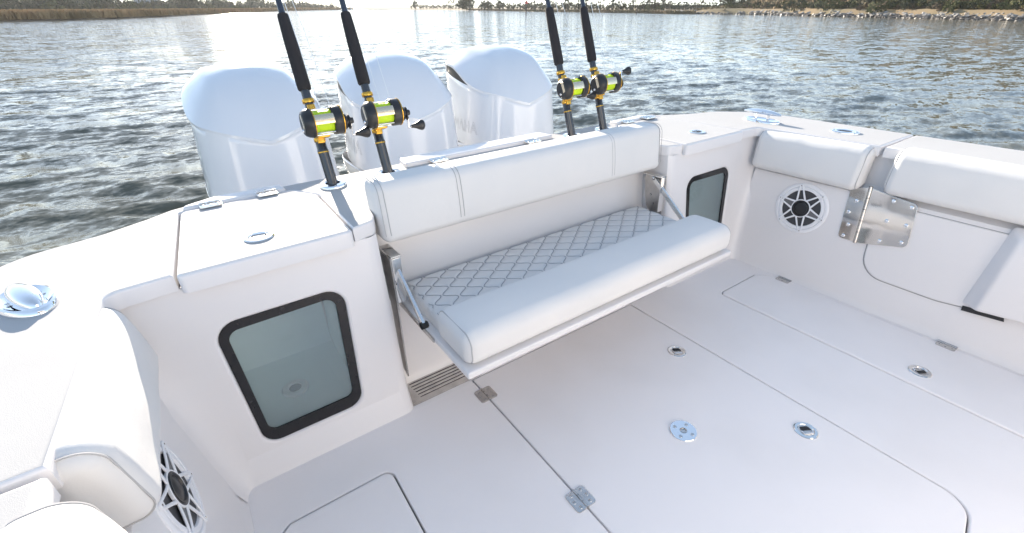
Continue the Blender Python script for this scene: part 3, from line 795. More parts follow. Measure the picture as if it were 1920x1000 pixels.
# table socket plate
v, f = lathe_geo([(.044, 0), (.044, .003), (.0425, .0045), (.012, .0045), (.011, .001), (0, .001)], 40)
ts = MB().add(v, f, Matrix.Translation((-.002, -.772, 0))).build('table_socket', M['chrome'], hc)
v, f = lathe_geo([(.0115, .0052), (.009, .006), (.0085, .003), (0, .002)], 20)
MB().add(v, f, Matrix.Translation((-.002, -.772, 0))).build('socket_hole', M['brushed'], ts)
for a in (20, 110, 200, 290):
    v, f = lathe_geo([(.006, .0046), (.0058, .0054), (.002, .0058), (0, .005)], 12)
    MB().add(v, f, Matrix.Translation((-.002 + .029 * math.cos(R(a)), -.772 + .029 * math.sin(R(a)), 0))).build('screw', M['screw'], ts)
# drain grate
slots = []
for k in range(6):
    y = -.028 - .0165 * k; slots.append(rpoly([(-.655 + .002 * k, y - .0022, .002), (-.44, y - .0022, .002), (-.44, y + .0022, .002), (-.655 + .002 * k, y + .0022, .002)]))
for s in (-1, 1):
    gr = plate('drain_grate', [(s * x, y) for x, y in ((-.695 * -1, -.138), (.655, -.012), (.40, -.012), (.40, -.140))], [[(-s * x, y) for x, y in sl] for sl in slots], t=.003, bev=.0006, m=M['brushed'], parent=boat, z=.0045, steps=1)
    plate('grate_well', [(s * .68, -.133), (s * .655, -.016), (s * .41, -.016), (s * .41, -.135)], t=.001, bev=0, m=M['dark'], parent=gr, z=.0012)
    v, f = lathe_geo([(.005, .0047), (.0045, .006), (0, .0066)], 10)
    MB().add(v, f, Matrix.Translation((s * .675, -.118, 0))).build('screw', M['screw'], gr)

# ---- fold-down bench
pan = MB().add(*box_geo(-.622, .622, -.468, .03, .334, .358, .006)).build('bench_pan', M['gel'], boat)
def quilt():
    nx, ny = 520, 96; x0, x1, y0, y1 = -.598, .598, -.285, .022; zt = .418
    P = .0465; A = .0190; L = .073
    X, Y = np.meshgrid(np.linspace(x0, x1, nx), np.linspace(y0, y1, ny), indexing='ij')
    d = np.full_like(X, 9.0)
    for k in range(-1, 28):
        xc = x0 + P * k + (1 if k % 2 else -1) * A * np.cos(2 * np.pi * (Y - y0) / L)
        sl = (2 * np.pi / L) * A * np.abs(np.sin(2 * np.pi * (Y - y0) / L))
        d = np.minimum(d, np.abs(X - xc) / np.sqrt(1 + sl ** 2))
    Z = zt - .0030 * np.exp(-(d / .0032) ** 2) - .0018 * np.exp(-(d / .009) ** 2)
    e = np.minimum(np.minimum(X - x0, x1 - X), y1 - Y)
    Z -= np.where(e < .02, .02 - np.sqrt(np.maximum(0, .02 ** 2 - (.02 - np.minimum(e, .02)) ** 2)), 0)
    v = np.stack([X, Y, Z], -1).reshape(-1, 3).tolist(); f = []
    for i in range(nx - 1):
        for j in range(ny - 1):
            a = i * ny + j; f.append((a, a + ny, a + ny + 1, a + 1))
    mb = MB().add(v, f)
    rim = [i * ny + ny - 1 for i in range(nx)]
    b = len(mb.v)
    per = [(x0, y0), (x1, y0), (x1, y1), (x0, y1)]
    o = mb.add(*box_geo(x0, x1, y0, y1, .357, .400, .004)).build('bench_cushion', M['vinyl'], pan, angle=80)
    th = MB()
    for k in range(0, 27):
        pts = []
        for j in range(64):
            y = y0 + .002 + (y1 - y0 - .012) * j / 63; x = x0 + P * k + (1 if k % 2 else -1) * A * math.cos(2 * math.pi * (y - y0) / L)
            if x0 + .008 < x < x1 - .008: pts.append((x, y, zt - .0036))
        if len(pts) > 8: th.add(*tube_geo(pts, .0009, 5))
    th.build('stitching', M['thread'], o)
quilt()
def roll_fn(q):
    # softly crowned front bolster of the seat
    x, y, z = q
    e = 1 - (x / .63) ** 2
    if z > 0: z += .006 * max(0, e) ** .4 * math.sin(x * 9) * .25 + .006 * (1 - (y / .1) ** 2)
    if y < 0: y -= .004 * (1 - (z / .055) ** 2)
    return (x, y, z)
v, f = rbox_geo((.618, .100, .054), .038, 8, (14, 3, 2), roll_fn)
roll = MB().add(v, f, Matrix.Translation((0, -.362, .413))).build('bench_roll', M['vinyl'], pan)
def welt_end(xe, sgn, w=.002):
    r = .038; t = .618 - abs(xe); dl = r - math.sqrt(r * r - (r - t) ** 2)
    hy, hz, rr = .100 - dl, .054 - dl, r - dl
    pts = []
    for y, z in rpoly([(-hy, -hz, rr), (hy, -hz, rr), (hy, hz, rr), (-hy, hz, rr)]):
        q = roll_fn((xe, y, z)); pts.append((q[0], q[1] - .362, q[2] + .413))
    return tube_geo(pts, w, 6, closed=True)
for e_ in (1, -1): MB().add(*welt_end(.600 * e_, e_)).build('piping', M['welt'], roll)
# backrest
def br_fn(q):
    x, y, z = q
    if y < 0: y -= .010 * (1 - (x / .66) ** 2) * (1 - (z / .1) ** 2)
    y += (z) * .10
    for sx_ in (-.375, .345):
        d = abs(x - sx_); 
        if d < .016 and (y < 0 or z > .07): y += .003 * (1 - d / .016); z -= .0025 * (1 - d / .016) if z > .07 else 0
    return (x, y, z)
v, f = rbox_geo((.657, .062, .098), .032, 6, (60, 2, 4), br_fn)
bk = MB().add(v, f, Matrix.Translation((0, .028, .692))).build('backrest', M['vinyl'], boat)
def br_line(xx, inset=.0005, rad=.0012):
    pts = []
    hy, hz, r = .062 , .098, .032
    path = [(-hy, -hz + r)] + [(-hy, -hz + r + (2 * hz - 2 * r) * k / 10) for k in range(1, 10)]
    for k in range(9):
        a = math.pi - math.pi / 2 * k / 8; path.append((-hy + r + r * math.cos(a), hz - r + r * math.sin(a)))
    path += [(hy - r, hz)]
    for y, z in path:
        q = br_fn((xx, y, z)); pts.append((q[0], q[1] + .028 - inset, q[2] + .692 + inset * .5))
    return tube_geo(pts, rad, 5)
for xx in (-.382, -.368, .338, .352): MB().add(*br_line(xx)).build('stitching', M['welt'], bk)
for xx in (-.632, .632, -.648, .648): MB().add(*br_line(xx, -.0005 if abs(xx) > .64 else .0005, .0014)).build('piping', M['welt'], bk)
for s in (1, -1):
    tb = plate('snap_tab', rpoly([(-.026, -.011, .002), (.026, -.011, .002), (.026, .011, .002), (-.026, .011, .002)]), t=.003, bev=.0006, m=M['gel'], parent=boat, M4=frame_matrix((s * .592, .058, .578), (1, 0, 0), (0, .12, 1)))
    v, f = lathe_geo([(.0055, 0), (.005, .0025), (0, .0035)], 12)
    MB().add(v, f, frame_matrix((s * .592, .0565, .578), (1, 0, 0), (0, .12, 1))).build('snap', M['screw'], tb)
# seat brackets and struts
for s in (1, -1):
    xb = s * .657
    fm = frame_matrix((xb, 0, 0), (0, 1, 0), (0, 0, 1)) if s < 0 else frame_matrix((xb, 0, 0), (0, -1, 0), (0, 0, 1))
    k = 1 if s < 0 else -1
    pts = [(k * y, z) for y, z in ((-.075, .565), (.03, .565), (.045, .535), (.02, .40), (-.01, .375), (-.012, .09), (-.055, .07), (-.075, .40))]
    br = plate('bench_bracket', pts, t=.005, bev=.001, m=M['brushed'], parent=boat, M4=fm, steps=2)
    MB().add(*box_geo(*sorted((xb, xb - s * .03)), -.076, -.072, .40, .563, .001)).build('bracket_flange', M['steel'], br)
    MB().add(*box_geo(*sorted((xb - s * .001, xb - s * .034)), -.072, .034, .5635, .568, .001)).build('bracket_top', M['steel'], br)
    for (yy, zz) in ((-.02, .42), (-.05, .47), (.0, .46), (-.035, .14)):
        v, f = lathe_geo([(.006, 0), (.0055, .0025), (0, .0035)], 12)
        MB().add(v, f, frame_matrix((xb - s * .0005, yy, zz), (0, -s, 0), (0, 0, 1))).build('bolt', M['screw'], br)
    st = MB().add(*box_geo(-.005, .005, -.011, .011, 0, .262, .002), Matrix.Translation((s * .638, -.02, .552)) @ Matrix.Rotation(R(180 - 52), 4, 'X') @ Matrix.Rotation(0, 4, 'Z')).build('bench_strut', M['steel'], boat)
    for (yy, zz, nm) in ((-.02, .552, 'pivot_bolt'), (-.226, .391, 'pivot_bolt')):
        v, f = lathe_geo([(.012, -.012), (.012, .009), (.009, .012), (0, .013)], 16)
        MB().add(v, f, frame_matrix((s * .636, yy, zz), (0, -s, 0), (0, 0, 1))).build(nm, M['rubber'] if zz < .5 else M['screw'], st)
    MB().add(*box_geo(*sorted((s * .628, s * .6225)), -.26, .03, .338, .352, .001)).build('pan_rail', M['brushed'], st)

# ---- side bolsters
def bolster(s, y0, y1, z0, z1, xr, th):
    L = (y1 - y0) / 2; H = (z1 - z0) / 2; yc = (y0 + y1) / 2; zc = (z0 + z1) / 2
    def fn(q):
        x, y, z = q
        if x < 0: x -= .006 * max(0, 1 - (y / L) ** 2) * max(0, 1 - (z / H) ** 2)
        x += z * .12 + (.010 * max(0, z / H) ** 2 if x < 0 else 0)
        x += .0012 * math.sin(y * 31 + z * 20)
        return (x, y, z)
    v, f = rbox_geo((th / 2, L, H), .040, 8, (2, 10, 4), fn)
    if s < 0:
        v = [(-x, y, z) for x, y, z in v]; f = [q[::-1] for q in f]
    o = MB().add(v, f, Matrix.Translation((s * xr, yc, zc))).build('side_bolster', M['vinyl'], boat)
    for e in (-1, 1):
        pts = []
        r = .040; t = .014; dl = r - math.sqrt(r * r - (r - t) ** 2) - .0016; hx, hz, rr = th / 2 - dl, H - dl, r - dl
        for x, z in rpoly([(-hx, -hz, rr), (hx, -hz, rr), (hx, hz, rr), (-hx, hz, rr)]):
            q = fn((x, e * (L - t), z)); pts.append((s * (xr + q[0]), yc + q[1], zc + q[2]))
        MB().add(*tube_geo(pts, .0018, 6, closed=True)).build('piping', M['welt'], o)
    return o
for s in (1, -1):
    bolster(s, -.612, -.104, .497, .690, 1.341, .104)
    bolster(s, -2.3, -.690, .515, .706, 1.348, .106)

# ---- speakers
SLOPE = .168
def wall_frame(s, y, z, out=0.0):
    x = 1.264 + (z - .08) * SLOPE - out
    if s > 0: return frame_matrix((x, y, z), (0, -1, 0), (SLOPE, 0, 1))
    return frame_matrix((-x, y, z), (0, 1, 0), (-SLOPE, 0, 1))
def speaker(s, y, z, rot):
    F = wall_frame(s, y, z, 0) @ Matrix.Rotation(R(rot), 4, 'Z') @ Matrix.Diagonal((1.09, 1.09, .68, 1))
    v, f = lathe_geo([(.112, .0), (.1115, .004), (.108, .0075), (.100, .009), (.0985, .0085), (.0965, .003), (.0955, .003), (.094, .0082), (.090, .0095), (.083, .0090), (.081, .005), (.080, .0)], 64)
    sp = MB().add(v, f, F).build('speaker', M['grille'], boat)
    v, f = lathe_geo([(.082, .0015), (.074, .003), (.068, .001), (.0, .0012)], 48)
    MB().add(v, f, F).build('speaker_cone', M['cone'], sp)
    v, f = lathe_geo([(.038, .004), (.037, .013), (.033, .0145), (.0325, .0165), (.029, .0165), (.027, .011), (.018, .014), (.008, .0155), (0, .0158)], 40)
    MB().add(v, f, F).build('dust_cap', M['black'], sp)
    v, f = lathe_geo([(.0405, .005), (.0405, .0125), (.0385, .0145), (.0365, .013), (.0365, .005)], 44)
    mb = MB().add(v, f, F)
    for k in range(6):
        A = F @ Matrix.Rotation(R(60 * k), 4, 'Z')
        for e in (-1, 1):
            mb.add(*tube_geo([(.036, e * .017, .010), (.060, e * .0125, .0115), (.085, e * .0085, .0115), (.099, e * .0055, .0105)], [.0042, .0038, .0036, .0036], 8), A)
        v, f = lathe_geo([(.0085, .004), (.0085, .0115), (.007, .0135), (.003, .0135), (.0025, .011), (0, .011)], 16)
        mb.add(v, f, A @ Matrix.Translation((.101, 0, 0)))
        if k in (0, 3):
            v, f = plate_geo([(.038, -.014), (.097, -.006), (.097, .006), (.038, .014)], (), .004, .0005, 1)
            MB().add(v, f, A @ Matrix.Translation((0, 0, .009))).build('spoke_panel', M['surround'], sp)
        v, f = lathe_geo([(.0028, .0118), (0, .0122)], 8)
    mb.build('speaker_grille', M['grille'], sp)
    for k in range(6):
        v, f = lathe_geo([(.003, .0125), (.0025, .0142), (0, .0146)], 8)
        MB().add(v, f, F @ Matrix.Rotation(R(60 * k), 4, 'Z') @ Matrix.Translation((.101, 0, 0))).build('screw', M['screw'], sp)
    return sp
speaker(1, -.402, .354, -14)
speaker(-1, -.408, .358, 26)

# ---- side door, moulded step and big hinge on the right wall; door on the left as well
for s in (1, -1):
    F = wall_frame(s, 0, .3, 0.0)
    # local frame is centred at y=0, z=.3
    k = math.sqrt(1 + SLOPE ** 2)
    def loc(pts): return [((-y if s > 0 else y), (z - .3) * k, *r) for y, z, *r in pts]
    do = rpoly(loc([(-.698, .468, .004), (-.735, .150, .10), (-1.02, .148, .3), (-1.27, .182, .1), (-1.50, .20, .02), (-1.50, .468, .004)]))
    dr = plate('side_door', do, t=.004, bev=.005, m=M['gel'], parent=boat, M4=F @ Matrix.Translation((0, 0, .0058)), bottom=False)
    do2 = rpoly(loc([(-.6945, .470, .004), (-.7315, .1465, .10), (-1.02, .144, .3), (-1.272, .178, .1), (-1.51, .195, .02), (-1.51, .470, .004)]))
    plate('door_gap', do2, t=.0006, bev=0, m=M['seam'], parent=dr, M4=F @ Matrix.Translation((0, 0, .0016)), bottom=False)
    # moulded wedge
    def L3(y, z, n): p = F @ Vector(((-y if s > 0 else y), (z - .3) * k, n)); return p
    tl = [(-1.093, .172), (-1.250, .185), (-1.46, .205), (-1.46, .50), (-1.118, .50)]
    base = [L3(y, z, .006) for y, z in tl]
    top_ = [L3(y + dy, z + dz, .055) for (y, z), (dy, dz) in zip(tl, ((-.05, .0), (0, 0), (0.03, 0), (.03, -.04), (-.035, -.04)))]
    v = base + top_; f = [(i, (i + 1) % 5, 5 + (i + 1) % 5, 5 + i) for i in range(5)] + [(5, 6, 7, 8, 9)]
    if s < 0: pass
    bm = bmesh.new(); bv = [bm.verts.new(p) for p in v]
    for q in f: bm.faces.new([bv[i] for i in q])
    bmesh.ops.recalc_face_normals(bm, faces=bm.faces[:])
    bmesh.ops.bevel(bm, geom=[e for e in bm.edges if not e.is_boundary], offset=.012, segments=4, affect='EDGES', profile=.5)
    me = bpy.data.meshes.new('step'); bm.to_mesh(me); bm.free(); finish(me, M['gel'], True, 40)
    link('door_step', me, dr)
    plate('door_slot', [p[:2] for p in loc([(-1.100, .166, 0), (-1.218, .178, 0), (-1.226, .158, 0), (-1.102, .146, 0)])], t=.001, bev=0, m=M['dark'], parent=dr, M4=F @ Matrix.Translation((0, 0, .0075)))
# piano hinge, right wall only
F = wall_frame(1, 0, .3, 0.0); k = math.sqrt(1 + SLOPE ** 2)
def loc(pts): return [(-y, (z - .3) * k, *r) for y, z, *r in pts]
lf = plate('door_hinge', rpoly(loc([(-.573, .497, .003), (-.598, .276, .02), (-.664, .276, .002), (-.640, .520, .002)])), t=.004, bev=.001, m=M['steel'], parent=boat, M4=F @ Matrix.Translation((0, 0, .005)), steps=2)
plate('hinge_leaf', rpoly(loc([(-.655, .520, .002), (-.700, .512, .06), (-.829, .496, .022), (-.856, .318, .022), (-.69, .279, .06), (-.676, .278, .002)])), t=.004, bev=.001, m=M['steel'], parent=lf, M4=F @ Matrix.Translation((0, 0, .0125)), steps=2)
a0 = F @ Vector((*loc([(-.645, .526)])[0][:2], .0075)); a1 = F @ Vector((*loc([(-.672, .274)])[0][:2], .0075))
for q in range(5):
    p0 = a0.lerp(a1, q / 5 + .004); p1 = a0.lerp(a1, (q + 1) / 5 - .004)
    MB().add(*tube_geo([p0, p1], .0078, 16)).build('knuckle', M['brushed'], lf)
MB().add(*tube_geo([a0, a1], .0065, 12)).build('hinge_pin', M['dark'], lf)
for (y, z, o_) in ((-.612, .452, .005), (-.600, .397, .005), (-.618, .343, .005), (-.616, .290, .005), (-.744, .488, .0135), (-.812, .480, .0135), (-.750, .403, .0135), (-.820, .405, .0135), (-.756, .314, .0135), (-.830, .333, .0135)):
    v, f = lathe_geo([(.0085, 0), (.008, .0015), (.005, .0028), (.002, .0028), (0, .0016)], 14)
    MB().add(v, f, F @ Matrix.Translation((*loc([(y, z)])[0][:2], o_))).build('screw', M['chrome'], lf)

# ---- cleats, gunwale rod holders
def cleat(s):
    F = Matrix.Translation((s * 1.465, -.022, ZT)) @ Matrix.Rotation(R(-4 * s), 4, 'Z')
    v, f = lathe_geo([(1, 0), (.99, .006), (.93, .011), (.8, .012), (.72, .009), (.5, .007), (0, .007)], 40, .05, .102)
    o = MB().add([(x, y, z) for x, y, z in v], f, F).build('cleat', M['chrome'], boat)
    mb = MB()
    for e in (-1, 1): mb.add(*tube_geo([(0, e * .034, .006), (0, e * .036, .034)], [.009, .008], 12), F)
    mb.build('cleat_post', M['chrome'], o)
    pts = [(0, -.105 + .21 * i / 16, .042 + .006 * (1 - ((i - 8) / 8) ** 2)) for i in range(17)]
    rad = [.004 + .009 * (1 - abs((i - 8) / 8) ** 2.5) for i in range(17)]
    v, f = tube_geo(pts, rad, 14); v = [(x * 1.5, y, z) for x, y, z in v]
    MB().add(v, f, F).build('cleat_horn', M['chrome'], o)
def cleat_low(s):
    """retracted pop-up cleat: oval dish with the horn lying in it"""
    F = Matrix.Translation((s * 1.465, -.022, ZT)) @ Matrix.Rotation(R(24), 4, 'Z')
    v, f = lathe_geo([(1, 0), (.99, .005), (.94, .011), (.86, .013), (.74, .008), (.6, .004), (0, .004)], 44, .052, .090)
    o = MB().add(v, f, F).build('cleat', M['chrome'], boat)
    v, f = lathe_geo([(1, .006), (.97, .018), (.85, .027), (.6, .033), (.3, .036), (0, .0365)], 36, .027, .078)
    MB().add(v, f, F).build('cleat_horn', M['chrome'], o)
    for e in (-1, 1):
        v, f = lathe_geo([(.012, .0045), (.010, .006), (0, .0035)], 16)
        MB().add(v, f, F @ Matrix.Translation((e * .032, .012, 0))).build('cleat_dimple', M['brushed'], o)
cleat(1); cleat_low(-1)
def flush_holder(x, y, rot):
    F = Matrix.Translation((x, y, ZT)) @ Matrix.Rotation(R(rot), 4, 'Z')
    v, f = lathe_geo([(1, 0), (.99, .004), (.9, .0075), (.62, .0075), (.56, .004), (.54, -.03)], 36, .043, .062)
    o = MB().add(v, f, F).build('rod_holder', M['chrome'], boat)
    v, f = lathe_geo([(.56, .003), (0, .003)], 24, .043, .062)
    MB().add(v, f, F).build('holder_bore', M['dark'], o)
    for e in (-1, 1):
        v, f = lathe_geo([(.005, .0074), (.0045, .009), (0, .0095)], 10)
        MB().add(v, f, F @ Matrix.Translation((0, e * .047, 0))).build('screw', M['screw'], o)
flush_holder(1.514, -.411, 10); flush_holder(-1.514, -.411, -10)
RODS = [(-.684, .362), (-.471, .362), (.471, .362), (.684, .362)]
for x, y in RODS:
    F = Matrix.Translation((x, y, ZT))
    v, f = lathe_geo([(1, 0), (.99, .005), (.92, .010), (.60, .012), (.54, .010), (.52, -.02)], 40, .048, .047)
    o = MB().add(v, f, F).build('rod_holder', M['chrome'], boat)
    v, f = lathe_geo([(.53, .004), (0, .004)], 24, .048, .047)
    MB().add(v, f, F).build('holder_bore', M['rubber'], o)
    for a in (150, 270, 30):
        v, f = lathe_geo([(.0048, .0115), (.004, .0132), (0, .0138)], 10)
        MB().add(v, f, F @ Matrix.Translation((.036 * math.cos(R(a)), .036 * math.sin(R(a)), -.0015))).build('screw', M['screw'], o)

# ================================================================== OUTBOARD MOTORS
def sec(a, yf, yr, n, th):
    """superellipse section; th=0 faces the boat (-y), goes to +x"""
    c_, s_ = math.cos(th), math.sin(th); b = (yr - yf) / 2
    return a * abs(s_) ** (2 / n) * (1 if s_ > 0 else -1), (yf + yr) / 2 - b * abs(c_) ** (2 / n) * (1 if c_ > 0 else -1)
N_TH = 96
def taper(y): return 1 - .15 * smoothstep(1.30, 1.82, y)
def motor_body(z):
    t = max(0, min(1, (z - .47) / .40)); a = .288 + .034 * (1 - t); yf = 1.10 - .004 * t; yr = 1.80 + .06 * t
    return a, yf, yr, 3.6
def chev(x, y):
    return .720 + .33 * math.sqrt(x * x + .0001) + .14 * max(0, y - 1.2)
def make_motor():
    root = empty('outboard_motor', (0, 0, 0))
    # body
    rows = []
    ths = [2 * math.pi * i / N_TH for i in range(N_TH)]
    for j in range(13):
        row = []
        for th in ths:
            x, y = sec(.30, 1.10, 1.84, 3.6, th); zt_ = chev(x, y) - .004
            z = .47 + (zt_ - .47) * j / 12
            a, yf, yr, n = motor_body(z); x, y = sec(a, yf, yr, n, th); row.append((x * taper(y), y, z))
        rows.append(row)
    row = []
    for th in ths:
        x, y = sec(.26, 1.14, 1.80, 3.6, th); row.append((x * taper(y), y, chev(x, y) + .04))
    rows.append(row)
    v, f = loft_geo(rows, True)
    body = MB().add(v, f).build('cowl_body', M['cowl'], root, angle=50)
    # seam and lower pan
    rows = []
    for z, k in ((.47, .985), (.462, .985), (.458, 1.0), (.40, .985), (.33, .93), (.28, .80), (.20, .62)):
        rows.append([(x, y, z) for x, y in [sec(.322 * k, 1.47 - .37 * k, 1.47 + .34 * k, 3.4, th) for th in ths]])
    v, f = loft_geo(rows[::-1], True); MB().add(v, f).build('lower_pan', M['cowl'], root)
    rows = []
    for z, a, y0, y1 in ((.22, .16, 1.2, 1.72), (0, .13, 1.22, 1.66), (-.35, .10, 1.28, 1.60), (-.9, .07, 1.32, 1.62)):
        rows.append([(x, y, z) for x, y in [sec(a, y0, y1, 2.6, th) for th in ths[::3]]])
    v, f = loft_geo(rows[::-1], True); MB().add(v, f).build('midsection', M['cowl'], root)
    MB().add(*box_geo(-.16, .16, .98, 1.28, -.15, .36, .03)).build('mount_bracket', M['cowl'], root)
    # cap: lifts away from the body along the rear half of each side, leaving the air vents
    rows = []
    ZTOP = 1.048
    def liftf(x, y): return .070 * smoothstep(1.26, 1.58, y) * smoothstep(.12, .19, abs(x)) * (1 - smoothstep(1.72, 1.80, y))
    prof = [(0.962, -.012), (1.0, -.004), (1.012, .002)]
    rows.append([]); rows.append([]); rows.append([])
    def base_pt(th, k):
        x, y = sec(.300 * k, 1.47 - .378 * k, 1.47 + .385 * k, 3.3, th); return x * taper(y), y
    for r_, (k, dz) in enumerate(((.93, -.006), (1.0, -.004), (1.004, .010))):
        for th in ths:
            x, y = base_pt(th, k); x0, y0 = base_pt(th, 1); rows[r_].append((x, y, chev(x0, y0) + liftf(x0, y0) + dz))
    K = 15
    for j in range(1, K + 1):
        u = j / K; rho = math.cos(u * math.pi / 2) ** .92
        row = []
        for th in ths:
            x0, y0 = base_pt(th, 1); zb = chev(x0, y0) + liftf(x0, y0)
            yc = 1.47 + .03 * (1 - rho); x = x0 * rho; y = yc + (y0 - 1.47) * rho; zb += .012
            s = 1 - rho ** 2.8
            z = zb + (ZTOP - zb) * s
            # shoulder crease running fore and aft
            sh = math.exp(-((abs(x) - .17) / .03) ** 2) * .010 * smoothstep(.2, .6, s)
            row.append((x, y, z + sh))
        rows.append(row)
    v, f = loft_geo(rows, True); MB().add(v, f).build('cowl_top', M['cowl'], root, angle=24)
    for s in (-1, 1):
        rows = []
        for y in frange(1.25, 1.80, 16):
            b = (1.855 - 1.092) / 2; t = abs((y - 1.4735) / b); x = .300 * .962 * max(0, 1 - t ** 3.3) ** (1 / 3.3) * taper(y)
            zc = chev(.3, y); l = liftf(.3, y)
            rows.append([(s * x, y, zc - .01), (s * x, y, zc + l + .006)])
        v, f = loft_geo(rows); MB().add(v, f).build('air_vent', M['dark'], root)
    # embossed outline lettering on both sides
    cu = bpy.data.curves.new('lettering', 'FONT'); cu.body = 'YAMAHA'; cu.size = .105; cu.space_character = 1.12; cu.align_x = 'RIGHT'
    cu.fill_mode = 'NONE'; cu.bevel_depth = .0008; cu.bevel_resolution = 1; cu.offset = .0
    to = bpy.data.objects.new('tmp', cu); COL.objects.link(to); bpy.context.view_layer.update()
    me0 = bpy.data.meshes.new_from_object(to.evaluated_get(bpy.context.evaluated_depsgraph_get()))
    bpy.data.objects.remove(to)
    for s in (-1, 1):
        vs = []
        for p in me0.vertices:
            tx, tz = p.co.x, p.co.y
            if s < 0: y = 1.245 - tx * 1.0
            else: y = 1.245 - (tx + 0.0) if False else 1.25 + (tx + .47)
            z = .555 + tz
            a, yf, yr, n = motor_body(z); b = (yr - yf) / 2; yc = (yf + yr) / 2
            x = a * max(0, 1 - abs((y - yc) / b) ** n) ** (1 / n) * taper(y) + .0006 + max(0, p.co.z) * .6
            vs.append((s * x, y, z))
        fs = [tuple(q.vertices) for q in me0.polygons]
        MB().add(vs, fs).build('lettering', M['cowltext'], body)
    return root
def copy_tree(o, parent=None):
    c = o.copy(); COL.objects.link(c)
    if parent: c.parent = parent
    for ch in list(o.children): copy_tree(ch, c)
    return c
motor = make_motor()
mots = [motor, copy_tree(motor), copy_tree(motor)]
for o, x, lab in zip(mots, (-.752, 0, .752), ('white outboard motor at the left, nearest to the sun glitter and behind the leftmost rod', 'white outboard motor in the middle, partly behind the second rod', 'rightmost white outboard motor with its dark side vent in full view')):
    o.matrix_world = Matrix.Translation((x, 0, 0)); tag(o, lab, 'outboard motor', 'three outboard motors on the transom'); BOAT_THINGS.append(o)

